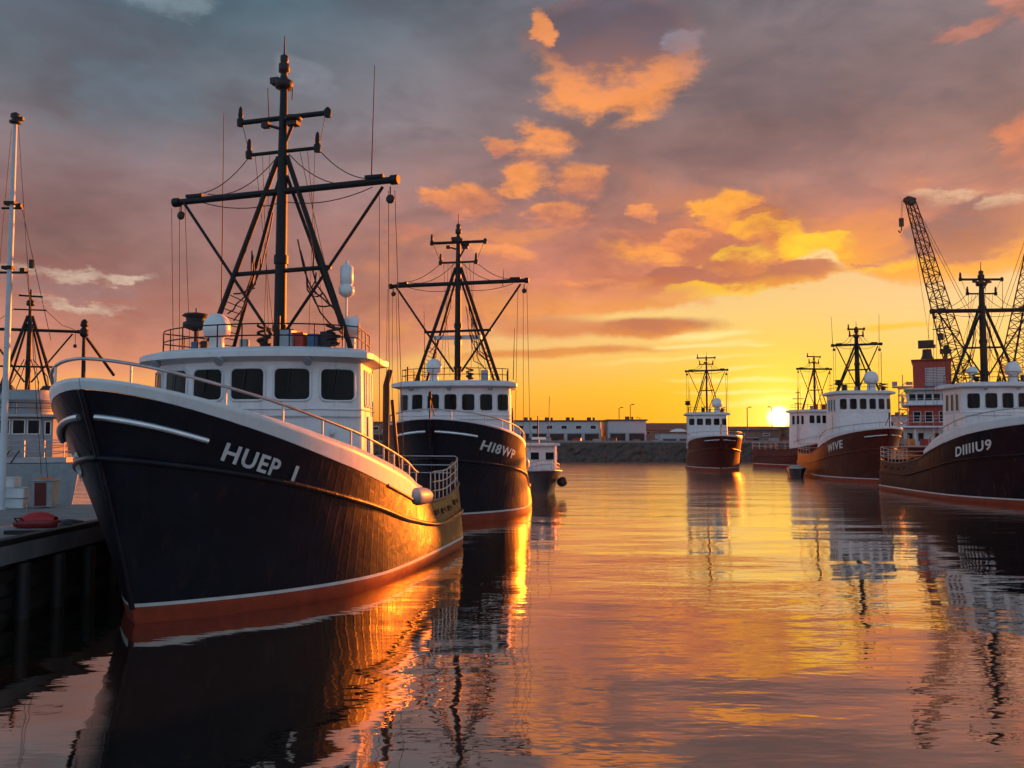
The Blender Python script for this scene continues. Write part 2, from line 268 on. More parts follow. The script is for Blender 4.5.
# ------------------------------------------------------------------ mesh helpers
class MB:
    def __init__(s): s.v, s.f, s.sm = [], [], []
    def add(s, v, f, smooth=False):
        k = len(s.v); s.v += [tuple(p) for p in v]
        s.f += [[i+k for i in q] for q in f]; s.sm += [smooth]*len(f)
        return s
    def box(s, c, d, rz=0.0, ry=0.0, rx=0.0):
        R = Matrix.Rotation(rz, 3, 'Z') @ Matrix.Rotation(ry, 3, 'Y') @ Matrix.Rotation(rx, 3, 'X'); c = Vector(c)
        v = [c + R @ Vector((d[0]*x/2, d[1]*y/2, d[2]*z/2)) for x in (-1, 1) for y in (-1, 1) for z in (-1, 1)]
        return s.add(v, [(0,1,3,2), (4,6,7,5), (0,4,5,1), (2,3,7,6), (0,2,6,4), (1,5,7,3)])
    def tube(s, pts, r, n=8, closed=False):
        P = [Vector(p) for p in pts]; k = len(P)
        rs = r if isinstance(r, (list, tuple)) else [r]*k
        up = None; rings = []
        for i in range(k):
            a = P[(i-1) % k] if (i or closed) else P[0]
            b = P[(i+1) % k] if (i < k-1 or closed) else P[-1]
            t = (b-a).normalized()
            if up is None: up = Vector((0, 0, 1)) if abs(t.z) < .9 else Vector((1, 0, 0))
            u = (up - t*up.dot(t))
            if u.length < 1e-5: u = t.orthogonal()
            u.normalize(); w = t.cross(u); up = u
            rings.append([P[i] + (u*math.cos(2*math.pi*j/n) + w*math.sin(2*math.pi*j/n))*rs[i] for j in range(n)])
        v = [p for q in rings for p in q]; f = []
        for i in range(k if closed else k-1):
            i2 = (i+1) % k
            for j in range(n):
                j2 = (j+1) % n; f.append((i*n+j, i*n+j2, i2*n+j2, i2*n+j))
        s.add(v, f, True)
        if not closed: s.add(rings[0], [tuple(range(n))[::-1]]); s.add(rings[-1], [tuple(range(n))])
        return s
    def lathe(s, prof, c, n=16, axis=None):
        c = Vector(c); v = []; k = len(prof)
        R = Vector((0, 0, 1)).rotation_difference(Vector(axis)).to_matrix() if axis else Matrix.Identity(3)
        for r, z in prof: v += [c + R @ Vector((r*math.cos(2*math.pi*j/n), r*math.sin(2*math.pi*j/n), z)) for j in range(n)]
        f = [(i*n+j, i*n+(j+1) % n, (i+1)*n+(j+1) % n, (i+1)*n+j) for i in range(k-1) for j in range(n)]
        s.add(v, f, True)
        s.add(v[:n], [tuple(range(n))[::-1]]); s.add(v[-n:], [tuple(range(n))])
        return s
    def ball(s, c, r, n=14, sq=(1, 1, 1)):
        c = Vector(c); k = n//2
        v = [c + Vector((r*sq[0]*math.sin(math.pi*(i+.02)/(k+.04))*math.cos(2*math.pi*j/n), r*sq[1]*math.sin(math.pi*(i+.02)/(k+.04))*math.sin(2*math.pi*j/n), -r*sq[2]*math.cos(math.pi*i/k))) for i in range(k+1) for j in range(n)]
        return s.add(v, [(i*n+j, i*n+(j+1) % n, (i+1)*n+(j+1) % n, (i+1)*n+j) for i in range(k) for j in range(n)], True)
    def grid(s, rows, closed=False, smooth=True):
        n = len(rows[0]); v = [p for r in rows for p in r]; f = []
        for i in range(len(rows)-1):
            for j in range(n if closed else n-1):
                j2 = (j+1) % n; f.append((i*n+j, i*n+j2, (i+1)*n+j2, (i+1)*n+j))
        return s.add(v, f, smooth)
    def prism(s, poly, z0, z1):
        n = len(poly)
        v = [(x, y, z0) for x, y in poly] + [(x, y, z1) for x, y in poly]
        return s.add(v, [tuple(range(n))[::-1], tuple(range(n, 2*n))] + [(i, (i+1) % n, n+(i+1) % n, n+i) for i in range(n)])
    def build(s, name, m, parent=None, bevel=0.0):
        me = bpy.data.meshes.new(name); me.from_pydata(s.v, [], s.f); me.polygons.foreach_set('use_smooth', s.sm)
        me.materials.append(m)
        if len(s.f) > 1:
            bm = bmesh.new(); bm.from_mesh(me); bmesh.ops.recalc_face_normals(bm, faces=bm.faces); bm.to_mesh(me); bm.free()
        me.update()
        o = bpy.data.objects.new(name, me); col.objects.link(o)
        if parent: o.parent = parent
        if bevel:
            b = o.modifiers.new('bevel', 'BEVEL'); b.width = bevel; b.segments = 2; b.limit_method = 'ANGLE'
        return o
def tag(o, label=None, cat=None, group=None, kind=None):
    for k, v in (('label', label), ('category', cat), ('group', group), ('kind', kind)):
        if v: o[k] = v
    return o
def empty(name, loc, rz=0.0):
    o = bpy.data.objects.new(name, None); col.objects.link(o); o.location = loc; o.rotation_euler = (0, 0, rz); o.empty_display_size = .3
    return o
def box(name, m_, parent, c, d, rz=0.0, bevel=0.0): return MB().box(c, d, rz).build(name, m_, parent, bevel)
def tube(name, m_, parent, pts, r, n=8): return MB().tube(pts, r, n).build(name, m_, parent)
def interp(pts, smooth=True):
    xs = np.array([p[0] for p in pts], float); ys = np.array([p[1] for p in pts], float)
    d = np.diff(ys)/np.diff(xs); g = np.zeros(len(xs)); g[0], g[-1] = d[0], d[-1]
    for i in range(1, len(xs)-1): g[i] = 0 if d[i-1]*d[i] <= 0 else 2*d[i-1]*d[i]/(d[i-1]+d[i])
    def f(t):
        t = min(max(t, xs[0]), xs[-1]); i = min(int(np.searchsorted(xs, t, 'right'))-1, len(xs)-2); h = xs[i+1]-xs[i]; u = (t-xs[i])/h
        return float((2*u**3-3*u*u+1)*ys[i] + (u**3-2*u*u+u)*h*g[i] + (-2*u**3+3*u*u)*ys[i+1] + (u**3-u*u)*h*g[i+1])
    return f
def text_mesh(s, size, depth):
    cu = bpy.data.curves.new('t', 'FONT'); cu.body = s; cu.size = size; cu.extrude = depth/2; cu.offset = size*.022; cu.resolution_u = 3; cu.space_character = 1.12
    o = bpy.data.objects.new('t', cu); col.objects.link(o)
    bpy.context.view_layer.update()
    ev = o.evaluated_get(bpy.context.evaluated_depsgraph_get()); me = ev.to_mesh()
    v = [tuple(p.co) for p in me.vertices]; f = [tuple(p.vertices) for p in me.polygons]
    ev.to_mesh_clear(); bpy.data.objects.remove(o); bpy.data.curves.remove(cu)
    return v, f

# ------------------------------------------------------------------ the setting
def water_mat():
    M = bpy.data.materials.new('harbour water'); M.use_nodes = True; t = M.node_tree; L = t.links.new; t.nodes.clear()
    out = t.nodes.new('ShaderNodeOutputMaterial'); mx = t.nodes.new('ShaderNodeMixShader')
    d = t.nodes.new('ShaderNodeBsdfDiffuse'); d.inputs[0].default_value = (.010, .012, .011, 1)
    g = t.nodes.new('ShaderNodeBsdfGlossy'); g.inputs['Color'].default_value = (1.0, .88, .79, 1); g.inputs['Roughness'].default_value = .035
    fr = t.nodes.new('ShaderNodeFresnel'); fr.inputs['IOR'].default_value = 1.33
    mr = t.nodes.new('ShaderNodeMapRange'); mr.inputs['From Min'].default_value = 0; mr.inputs['From Max'].default_value = .55; mr.inputs['To Min'].default_value = .42; mr.inputs['To Max'].default_value = .95
    co = t.nodes.new('ShaderNodeTexCoord')
    def nz(scale, sx, sy, det, ro=.5, rot=0.0):
        mp = t.nodes.new('ShaderNodeMapping'); mp.inputs['Scale'].default_value = (sx, sy, 1); mp.inputs['Rotation'].default_value = (0, 0, rot); L(co.outputs['Object'], mp.inputs[0])
        n = t.nodes.new('ShaderNodeTexNoise'); n.inputs['Scale'].default_value = scale; n.inputs['Detail'].default_value = det; n.inputs['Roughness'].default_value = ro; L(mp.outputs[0], n.inputs['Vector'])
        return n.outputs['Fac']
    def mm(op, a, b):
        n = t.nodes.new('ShaderNodeMath'); n.operation = op
        for i, x in enumerate((a, b)):
            if isinstance(x, bpy.types.NodeSocket): L(x, n.inputs[i])
            else: n.inputs[i].default_value = x
        return n.outputs[0]
    sx = t.nodes.new('ShaderNodeSeparateXYZ'); L(co.outputs['Object'], sx.inputs[0])
    ruf = t.nodes.new('ShaderNodeMapRange'); ruf.interpolation_type = 'SMOOTHSTEP'; ruf.inputs['From Min'].default_value = 18; ruf.inputs['From Max'].default_value = 60; ruf.inputs['To Min'].default_value = .03; ruf.inputs['To Max'].default_value = .17
    L(sx.outputs[1], ruf.inputs[0]); L(ruf.outputs[0], g.inputs['Roughness'])
    swell = nz(.30, .5, 1.2, 2, .4, .12)
    rip = nz(1.5, .45, 1.25, 3, .5, -.1)
    fine = nz(5.0, .5, 1.2, 2, .5, .2)
    patch = nz(.07, .6, 1.0, 3, .5)
    pr = t.nodes.new('ShaderNodeMapRange'); pr.inputs['From Min'].default_value = .38; pr.inputs['From Max'].default_value = .64; pr.inputs['To Min'].default_value = .25; pr.inputs['To Max'].default_value = 1.0; L(patch, pr.inputs[0])
    h = mm('ADD', mm('MULTIPLY', swell, .075), mm('MULTIPLY', mm('ADD', mm('MULTIPLY', rip, .018), mm('MULTIPLY', fine, .0025)), pr.outputs[0]))
    bp = t.nodes.new('ShaderNodeBump'); bp.inputs['Strength'].default_value = 1.0; bp.inputs['Distance'].default_value = 1.0; L(h, bp.inputs['Height'])
    for n in (g, fr, d): L(bp.outputs[0], n.inputs['Normal'])
    L(fr.outputs[0], mr.inputs[0]); L(mr.outputs[0], mx.inputs[0]); L(d.outputs[0], mx.inputs[1]); L(g.outputs[0], mx.inputs[2]); L(mx.outputs[0], out.inputs[0])
    return M
w = MB().add([(-1500, -200, 0), (1500, -200, 0), (1500, 3000, 0), (-1500, 3000, 0)], [(0, 1, 2, 3)]).build('water', water_mat()); tag(w, kind='structure')

# far bank, right-hand bank
MB().prism([(-400, 124.2), (60, 124.2), (60, 108), (130, 30), (400, 30), (400, 1500), (-400, 1500)], -1.0, 2.5).build('ground', concrete)['kind'] = 'structure'
def hills():
    rows = []
    for k, (y, hh) in enumerate([(800, 0), (830, 5), (880, 9), (960, 9), (1100, 0)]):
        rows.append([(x, y + 20*math.sin(x*.01), 2.4 + hh*(.75 + .45*math.sin(x*.006+1) + .18*math.sin(x*.021+k))) for x in range(-900, 901, 20)])
    return MB().grid(rows).build('hills', mat('far hillside', (.06, .05, .04, 1), .9))
hills()['kind'] = 'structure'
# rough stone harbour wall
def seawall():
    rows = []
    rs = np.random.RandomState(3); xs = np.arange(-60, 60.1, .7)
    for z, y in [(-1.0, 121.8), (-.2, 122.0), (.35, 122.3), (.9, 122.6), (1.4, 122.9), (1.9, 123.2), (2.35, 123.5), (2.62, 123.8), (2.64, 124.9)]:
        rows.append([(x + rs.uniform(-.2, .2), y + rs.uniform(-.28, .28)*(z < 2.6), z + rs.uniform(-.1, .1)*(z < 2.6)) for x in xs])
    root = MB().grid(rows, smooth=False).build('harbour_wall', stone)
    tag(root, 'long dark rough stone wall across the far side of the harbour', 'sea wall')
    box('coping', mat('wall coping', (.26, .24, .22, 1), .8), root, (0, 124.3, 2.78), (120, .9, .28))
seawall()

# ------------------------------------------------------------------ fishing boats
def make_boat(name, label, cat, stem, h, L, beam, sheer, strake, hull, lettering=None, bul=((.30, .30), (.45, .45), (1, .45)), rake=1.25,
              house=None, rig=None, group=None, detail=2, letters=None, star_letters=None, boot=.28):
    hl = math.hypot(*h); h = (h[0]/hl, h[1]/hl)
    root = empty(name, (stem[0]-h[0]*L, stem[1]-h[1]*L, 0), math.atan2(h[1], h[0]))
    tag(root, label, cat, group)
    zs, zk, bh = interp(sheer), interp(strake), interp(bul)
    Bm = beam/2; zb = zs(1)
    def Bd(t):
        b = Bm
        if t > .55: b = Bm*max(0, 1-((t-.55)/.45)**3.0)**.56
        if t < .60: b = Bm*(1 - .18*((.60-t)/.60)**1.7)
        if t < .74: b -= .40*min(1, (.74-t)/.36)**1.2*Bm/3
        if t < .07: b *= .88 + .12*math.sqrt(max(0, 1-(1-t/.07)**2))
        return b
    def Bw(t):
        b = Bm*.955
        if t > .58: b = Bm*.965*max(0, 1-((t-.58)/.42)**1.9)**.92
        if t < .58: b = Bm*(1 - .18*((.60-t)/.60)**1.7) - Bm*.035
        if t < .07: b *= .88 + .12*math.sqrt(max(0, 1-(1-t/.07)**2))
        return b
    def S(t, z, side=1, off=0.0):
        top = zs(t); u = z/top
        if u >= 0:
            k = min(u, 1.15); b = Bw(t) + (Bd(t)-Bw(t))*(k**1.35 if k <= 1 else 1+.9*(k-1))
        else: b = Bw(t)*(1+u*.8)
        w_ = max(0, (t-.55)/.45)**1.6
        x = L*t + rake*max(0, z/zb)**1.15*w_ + (-.45*max(0, z/zs(0))*max(0, 1-t/.08) if t < .08 else 0) + (-.5*max(0, -z) * w_)
        p = Vector((x, b*side, z))
        if off:
            e = .012; t2 = min(t, .985)
            a = S(t2+e, z, side) - S(t2-e, z, side); c = S(t2, z+.06, side) - S(t2, z-.06, side)
            n = a.cross(c); n.normalize()
            if n.y*side < 0: n = -n
            p = p + n*off
        return p
    T = [0, .012, .03, .055, .085, .12] + list(np.linspace(.16, .80, 30)) + [.82, .84, .86, .875, .89, .905, .92, .935, .95, .965, .978, .986, .992, .9965, .999, 1.0]
    def band(mb, f0, f1, k, ta=0.0, off=0.0):
        """both sides between heights f0(t) and f1(t), joined round the stem and the stern"""
        tt = [t for t in T if t >= ta]
        for s_ in (1, -1):
            rows = [[S(t, f0(t)+(f1(t)-f0(t))*i/k, s_, off) for t in tt] for i in range(k+1)]
            mb.grid(rows if s_ > 0 else rows[::-1])
        if ta == 0:
            rows = [[S(0, f0(0)+(f1(0)-f0(0))*i/k, s_, off) for s_ in (-1, -.5, 0, .5, 1)] for i in range(k+1)]
            mb.grid(rows, smooth=False)
        return mb
    wl = lambda t: boot + .10*max(0, t-.5)
    hb = band(MB(), lambda t: wl(t)+.07, zs, 12)
    # raised after bulwark in hull colour: inner face and cap
    inner = []
    for s_ in (1, -1):
        rr = []
        for dz, dy in ((0, 0), (.02, .06), (-.45, .08)):
            rr.append([Vector((S(t, zs(t), 1).x, s_*max(0.0, S(t, zs(t), 1).y-dy), zs(t)+dz)) for t in T if t < .5])
        hb.grid(rr if s_ < 0 else rr[::-1])
    ho = hb.build('hull', hull, root)
    band(MB(), lambda t: -.7, lambda t: wl(t), 5).build('boot_stripe', redb, root)
    band(MB(), lambda t: wl(t), lambda t: wl(t)+.07, 1, 0, .006).build('waterline_stripe', wline, root)
    # stem bar
    tube('stem_bar', hull, root, [S(1, z) + Vector((.0, 0, 0)) for z in np.linspace(.3, zb, 10)], .055, 8)
    # deck
    dm = MB(); dz = lambda t: zs(t) - (.55 if t < .55 else .55*max(0, 1-(t-.55)/.15))- .03
    dm.grid([[Vector((S(t, zs(t)).x - (0.0 if t < .95 else .06), s_*max(0, Bd(t)-.05), dz(t))) for t in T] for s_ in (-1, -.5, 0, .5, 1)], smooth=False)
    dm.build('deck', deckm, root)
    # white bulwark forward
    ta = bul[0][0]; tb = [t for t in T if t >= ta]
    mb = MB()
    for s_ in (1, -1):
        def q(t, k, inn): 
            p = S(t, zs(t), s_, .012); z1 = zs(t)+.01+bh(t)*k
            fl = S(t, zs(t)+.3, s_) - S(t, zs(t), s_)
            p = p + fl*(bh(t)*k/.3*.55); p.z = z1
            if inn: p.y = s_*max(0, p.y*s_-.07); p.x -= .05 if t > .96 else 0
            return p
        rows = [[q(t, k, 0) for t in tb] for k in (0, .33, .66, 1)] + [[q(t, 1, 1) for t in tb], [q(t, 0, 1) for t in tb]]
        mb.grid(rows if s_ > 0 else rows[::-1])
        mb.add([rows[i][0] for i in range(6)], [tuple(range(6))])
    mb.build('bulwark', white, root)
    def btop(t, s_, up=0.0):
        p = S(t, zs(t), s_); fl = S(t, zs(t)+.3, s_) - p
        if t >= ta: p = p + fl*(bh(t)/.3*.55); p.z = zs(t)+bh(t)+.01
        p.y = s_*max(0, p.y*s_-.035); p.z += up
        return p
    # rub rail / strake
    for s_ in (1, -1):
        tt = [t for t in T if .0 <= t <= 1.0]
        tube('rubbing_strake', hull, root, [S(t, zk(t), s_, .02) for t in tt], .065, 8)
        tube('gunwale', hull if detail < 2 else mat('worn gunwale', (.16, .10, .06, 1), .45), root, [S(t, zs(t), s_, .012) for t in T if t <= .62], .045, 6)
        tube('bumper_bar', chrome, root, [S(t, zs(t)-(.46 if zb > 4 else .36), s_, .05) for t in [1-.062*u*u for u in np.linspace(.12, 1, 16)]], .062 if detail > 1 else .045, 8)
    tube('transom_strake', hull, root, [S(0, zk(0), s_) - Vector((.03, 0, 0)) for s_ in (-1, -.5, 0, .5, 1)], .065, 8)
    # bow rail
    tr = [t for t in T if t >= ta+.03]
    rp = [btop(t, 1, .34) for t in tr] + [btop(t, -1, .34) for t in tr[::-1]]
    rl = MB().tube(rp, .032, 8)
    for s_ in (1, -1):
        for t in np.linspace(ta+.05, .985, 11 if detail > 1 else 6): rl.tube([btop(t, s_, -.02), btop(t, s_, .34)], .022, 6)
    rl.build('bow_rail', galv, root)
    # stern rail with bars
    sr = MB(); ts = [t for t in T if t <= .27]
    hs = (.28, .55, .85) if detail > 1 else (.4, .8)
    for k in hs:
        sr.tube([btop(t, 1, k) for t in ts[::-1]] + [btop(t, -1, k) for t in ts], .022, 6)
    for s_ in (1, -1):
        for t in np.linspace(.01, .27, 8 if detail > 1 else 5): sr.tube([btop(t, s_, -.02), btop(t, s_, .85)], .018, 6)
    sr.build('stern_rail', galv, root)
    # stem post with lamp
    p = btop(1.0, 1, 0); p.x -= .10
    MB().tube([p - Vector((0, 0, .3)), p + Vector((.02, 0, .55)), p + Vector((.02, 0, .8))], [.04, .03, .028]).tube([p + Vector((-.75, 0, .1)), p + Vector((-.05, 0, .72))], .026).lathe([(.03, 0), (.07, .04), (.08, .13), (.04, .18), (.07, .21), (.055, .29), (.02, .33)], p + Vector((.02, 0, .72)), 10).build('stem_post', dark_steel, root)
    # lettering on the hull
    def paint(txt, t0, dz, size, side, slant=.14, sq=1.0):
        v, f = text_mesh(txt, size, .012); n0 = len(v)
        res = []
        for (u, vv, d) in v:
            du = u*sq + vv*slant
            t = t0 - du/L if side > 0 else t0 + du/L
            tc_ = t0 
            z = zs(t) + dz + vv
            res.append(S(t, z, side, .028 + d))
        MB().add(res, f).build('name_lettering', letter, root)
    for args in (letters or []): paint(*args)
    # wheelhouse
    hx, wf, wr, ln, bg_, z0, zwb, zwt, zr = house['x'], house['w'], house.get('wr', house['w']*.9), house['len'], house.get('bulge', .85), house['z0'], house['wb'], house['wt'], house['zr']
    yo = house.get('yo', 0)
    def plan(off=0.0, n=28):
        pts = [(hx-ln-off, wr/2+off)]
        for i in range(7): 
            k = i/6; pts.append((hx-ln+(ln-.35)*k, wr/2+(wf/2-wr/2)*k+off))
        for i in range(n+1):
            a = 1-2*i/n; aa = abs(a)
            y = math.copysign(aa**.92, a)*(wf/2+off); pts.append((hx - .3 + off + bg_*(1-aa**2.1)+ .28*(1-aa**9), y))
        q = [(x, -y) for x, y in pts[:8][::-1]]
        return pts + q
    P0 = plan()
    def tap(z): return 1 + house.get('flare', .03)*(zr-z)/(zr-z0)
    wb = MB(); zz = [z0, z0+(zwb-z0)*.5, zwb-.12, zwb-.09, (zwb+zwt)/2, zr-.05]
    def wallpt(x, y, z): return Vector((hx-ln/2+(x-(hx-ln/2))*tap(z), yo + y*tap(z), z))
    rows = [[wallpt(x, y, z) for x, y in P0] for z in zz]
    wb.grid(rows[::-1], closed=True)
    ho = wb.build('wheelhouse', white, root)
    # belt line
    tube('belt_moulding', whiteroof, root, [wallpt(x*1.0, y, zwb-.2) + Vector((x-(hx-ln/2), y, 0)).normalized()*.012 for x, y in P0], .022, 6)
    # roof
    rb = MB(); ov = house.get('ov', .32)
    rings = [(0.0, zr-.10), (ov-.04, zr-.02), (ov, zr), (ov, zr+.13), (ov-.05, zr+.17), (.0, zr+.26), (-.8, zr+.30)]
    rb.grid([[(x, y+yo, z) for x, y in plan(o_)] for o_, z in rings][::-1], closed=True, smooth=False)
    rb.add([(x, y+yo, zr+.30) for x, y in plan(-.8)], [tuple(range(len(P0)))[::-1]])
    rb.build('roof', whiteroof, root)
    # windows: rounded frame standing proud, glass set inside it
    cum = [0.0]
    for a, b in zip(P0, P0[1:]): cum.append(cum[-1]+math.hypot(b[0]-a[0], b[1]-a[1]))
    def at_s(s_, z, off):
        i = min(max(int(np.searchsorted(cum, s_))-1, 0), len(P0)-2); k = (s_-cum[i])/max(1e-6, cum[i+1]-cum[i])
        a, b = P0[i], P0[i+1]; x, y = a[0]+(b[0]-a[0])*k, a[1]+(b[1]-a[1])*k
        i0, i1 = max(i-1, 0), min(i+2, len(P0)-1); tx, ty = P0[i1][0]-P0[i0][0], P0[i1][1]-P0[i0][1]; l = math.hypot(tx, ty) or 1
        return wallpt(x, y, z) + Vector((-(ty)/l*-1, tx/l*-1, 0))*(-off)
    def window(sc, w_, zb_, zt_, rr=.14):
        cz, hz, hw = (zb_+zt_)/2, (zt_-zb_)/2, w_/2; loop = []
        for cx_, cz_, a0 in ((hw-rr, hz-rr, 0), (-(hw-rr), hz-rr, 90), (-(hw-rr), -(hz-rr), 180), (hw-rr, -(hz-rr), 270)):
            for k in range(5): a = rad(a0+22.5*k); loop.append((cx_+rr*math.cos(a), cz_+rr*math.sin(a)))
        sg = 1
        fr = MB().tube([at_s(sc-u, cz+v_, .012) for u, v_ in loop], .032, 6, closed=True).build('window', house.get('frame', whiteroof), root)
        top, bot = [], []
        for k in range(13):
            u = -hw+w_*k/12; e = max(0, abs(u)-(hw-rr)); v_ = hz-rr+math.sqrt(max(0, rr*rr-e*e))
            top.append(at_s(sc-u, cz+v_, .016)); bot.append(at_s(sc-u, cz-v_, .016))
        MB().grid([bot, top]).build('pane', glass, fr)
    sA, sB = cum[7], cum[7+29]; nW = house.get('nw', 6); pitch = (sB-sA-.25)/nW
    for i in range(nW): window(sA+.12+pitch*(i+.5), pitch*house.get('wfrac', .76), zwb, zwt)
    for sd_ in (1, -1):
        for k in (.25, .5, .75):
            s0 = cum[1] if sd_ > 0 else cum[7+29]; s1 = cum[7] if sd_ > 0 else cum[-1]
            window(s0+(s1-s0)*k, (s1-s0)*.16, zwb-.1, zwt, .05)
        # door under the side windows
        s0 = cum[1] if sd_ > 0 else cum[7+29]; s1 = cum[7] if sd_ > 0 else cum[-1]; kx = s0+(s1-s0)*(.45 if sd_ > 0 else .55)
        d_ = MB(); qs = [at_s(kx-.33, z0+.15, .02), at_s(kx+.33, z0+.15, .02), at_s(kx+.33, zwb-.35, .02), at_s(kx-.33, zwb-.35, .02)]
        q2 = [at_s(kx-.33, z0+.15, .05), at_s(kx+.33, z0+.15, .05), at_s(kx+.33, zwb-.35, .05), at_s(kx-.33, zwb-.35, .05)]
        d_.add(qs+q2, [(4, 5, 6, 7), (0, 1, 5, 4), (1, 2, 6, 5), (2, 3, 7, 6), (3, 0, 4, 7)])
        dd = d_.build('door', white, root)
        tube('handle', chrome, dd, [at_s(kx+.24, (z0+zwb)/2-.15, .08), at_s(kx+.24, (z0+zwb)/2+.05, .08)], .02, 6)
    # wipers, grab rail, vents, floodlights under the eaves
    if detail > 1:
        for i in range(nW):
            sc = sA+.12+pitch*(i+.5); tube('wiper', black, root, [at_s(sc+.02, zwt-.02, .05), at_s(sc+.10, zwb+.22, .05)], .010, 5)
        gr = MB(); ss = np.linspace(sA+.1, sB-.1, 24); gr.tube([at_s(q_, zwb-.38, .07) for q_ in ss], .016, 6)
        for q_ in ss[::4]: gr.tube([at_s(q_, zwb-.38, 0), at_s(q_, zwb-.38, .07)], .012, 5)
        gr.build('grab_rail', galv, root)
        for k in (.2, .5, .8):
            c_ = at_s(sA+(sB-sA)*k, zr-.06, ov-.06); MB().lathe([(.03, 0), (.09, .02), (.11, .10), (.115, .12)], c_+Vector((0, 0, .0)), 12, (.8, 0, -.6)).build('floodlight', greyp, root)
        for k in (.12, .62, .9):
            c_ = at_s(sA+(sB-sA)*k, zwb-.75, .01); MB().lathe([(.10, 0), (.11, .03), (.07, .035), (.05, .06)], c_, 12, (1, 0, 0)).build('vent_cover', whiteroof, root)
        # freeing ports and their covers along the after bulwark
        for s_ in (1, -1):
            for k, t in enumerate((.07, .13, .19, .25)):
                w2 = .17/L; qs = [S(t-w2, zs(t)-.40, s_, .018), S(t+w2, zs(t)-.40, s_, .018), S(t+w2, zs(t)-.28, s_, .018), S(t-w2, zs(t)-.28, s_, .018)]
                fp = MB().add(qs, [(0, 1, 2, 3)]).build('freeing_port', black, root)
                MB().tube(qs, .018, 5, closed=True).build('frame', hull, fp)
    # roof rail
    rr = MB(); pl = plan(-.10, 20)
    for k in (.30, .58): rr.tube([(x, y+yo, zr+.24+k) for x, y in pl], .017 if detail > 1 else .02, 6)
    for i in range(1, len(pl), 2 if detail > 1 else 4): rr.tube([(pl[i][0], pl[i][1]+yo, zr+.2), (pl[i][0], pl[i][1]+yo, zr+.82)], .016, 6)
    rr.build('roof_rail', dark_steel, root)
    # ------------------------------------------------ mast and rig
    R = rig; mx_, my_ = R['x'], R.get('y', 0); zb0 = zr+.28; wk = R.get('wire', .012)
    r0 = R.get('r', .16); zc, hc = R['cross']; zt = R['top']
    MB().tube([(mx_, my_, zb0-.1), (mx_, my_, zb0+.3), (mx_, my_, (zb0+zc)/2), (mx_, my_, zc+.8), (mx_, my_, zt-1.3), (mx_, my_, zt-.9)], [r0*1.12, r0*1.08, r0, r0*.86, r0*.62, r0*.5], 14).lathe([(r0*1.3, 0), (r0*1.3, .16)], (mx_, my_, zb0+.55), 14).lathe([(r0*1.22, 0), (r0*1.22, .22)], (mx_, my_, (zb0+zc)/2+.2), 14).build('mast', dark_steel, root)
    # mast head: lamps and aerials
    kf = 1 if detail > 1 else .8
    MB().lathe([(r0*.5, 0), (r0*1.5*kf, .04), (r0*1.6*kf, .22), (r0*.8, .26), (r0*.5, .45), (r0*.95, .47), (r0*.95, .68), (r0*.5, .72), (r0*.7, .75), (r0*.7, .9), (r0*.2, .95)], (mx_, my_, zt-1.45), 12).tube([(mx_, my_, zt-.6), (mx_, my_, zt)], [.03, .012], 6).box((mx_+.1, my_-.18, zt-1.25), (.2, .24, .16)).tube([(mx_, my_+.25, zt-1.75), (mx_, my_+.25, zt-1.4)], .015, 6).build('masthead_lamps', black, root)
    cy = R.get('cross_yo', 0)
    ca = MB().tube([(mx_+.02, my_-hc+cy, zc-.06), (mx_+.02, my_+hc+cy, zc+.06)], R.get('cr', .095), 10)
    for s_ in (1, -1):
        ca.lathe([(.13*R.get('cr', .095)/.095, -.10), (.13*R.get('cr', .095)/.095, .10)], (mx_+.02, my_+s_*hc+cy, zc+.06*s_), 10, (0, 1, 0))
        ca.box((mx_+.02, my_+s_*(hc-.55)+cy, zc+.13+.05*s_), (.12, .5, .08))
    ca.build('crossarm', dark_steel, root)
    for i, (zy, hy_) in enumerate(R['yards']):
        ya = MB().tube([(mx_, my_-hy_, zy), (mx_, my_+hy_, zy+.02)], .07 if i == 0 else .05, 8)
        for s_ in (1, -1):
            ya.lathe([(.09, -.05), (.1, .12), (.04, .2)], (mx_, my_+s_*hy_, zy-.04), 8)
            if s_ < 0 or i: ya.lathe([(.03, 0), (.07, .08), (.05, .28), (.02, .34)], (mx_, my_+s_*hy_, zy+.1), 8)
        ya.build('yard', dark_steel, root)
    zsn, hsn = R['spread']
    tube('spreader', dark_steel, root, [(mx_+.04, my_-hsn, zsn-.03), (mx_+.04, my_+hsn, zsn+.03)], .06, 8)
    lt = R.get('leg_top', zc+.9); fx, fy = R['foot']
    for s_ in (1, -1):
        tube('mast_leg', dark_steel, root, [(mx_+.0+fx*.3, my_+s_*fy, zb0-.1), (mx_, my_+s_*.12, lt)], .085*R.get('k', 1), 8)
        ft, tp = Vector((mx_-1.0*fx, my_+s_*fy*.84, zb0-.1)), Vector((mx_-.05, my_+s_*.10, lt-.5))
        tube('mast_leg', dark_steel, root, [ft, tp], .06*R.get('k', 1), 8)
        # ladder rungs between the two legs
        lb = MB(); a0, a1 = Vector((mx_+fx*.3, my_+s_*fy, zb0-.1)), Vector((mx_, my_+s_*.12, lt))
        for k in np.arange(.04, R.get('ladder', .35), .035): lb.tube([a0.lerp(a1, k), ft.lerp(tp, k)], .014, 5)
        lb.build('ladder', wire, root)
        tube('boom', dark_steel, root, [(mx_+.1, my_+s_*(hc-.28)+cy, zc-.12), (mx_+.12, my_+s_*.18, zb0+.45)], .05*R.get('k', 1), 8)
        # hanging block and falls
        yb = my_+s_*(hc-.12)+cy
        MB().tube([(mx_, yb, zc-.1), (mx_, yb, zc-.32)], .02, 5).ball((mx_, yb, zc-.42), .12, 10, (.6, 1, 1)).build('pulley_block', black, root)
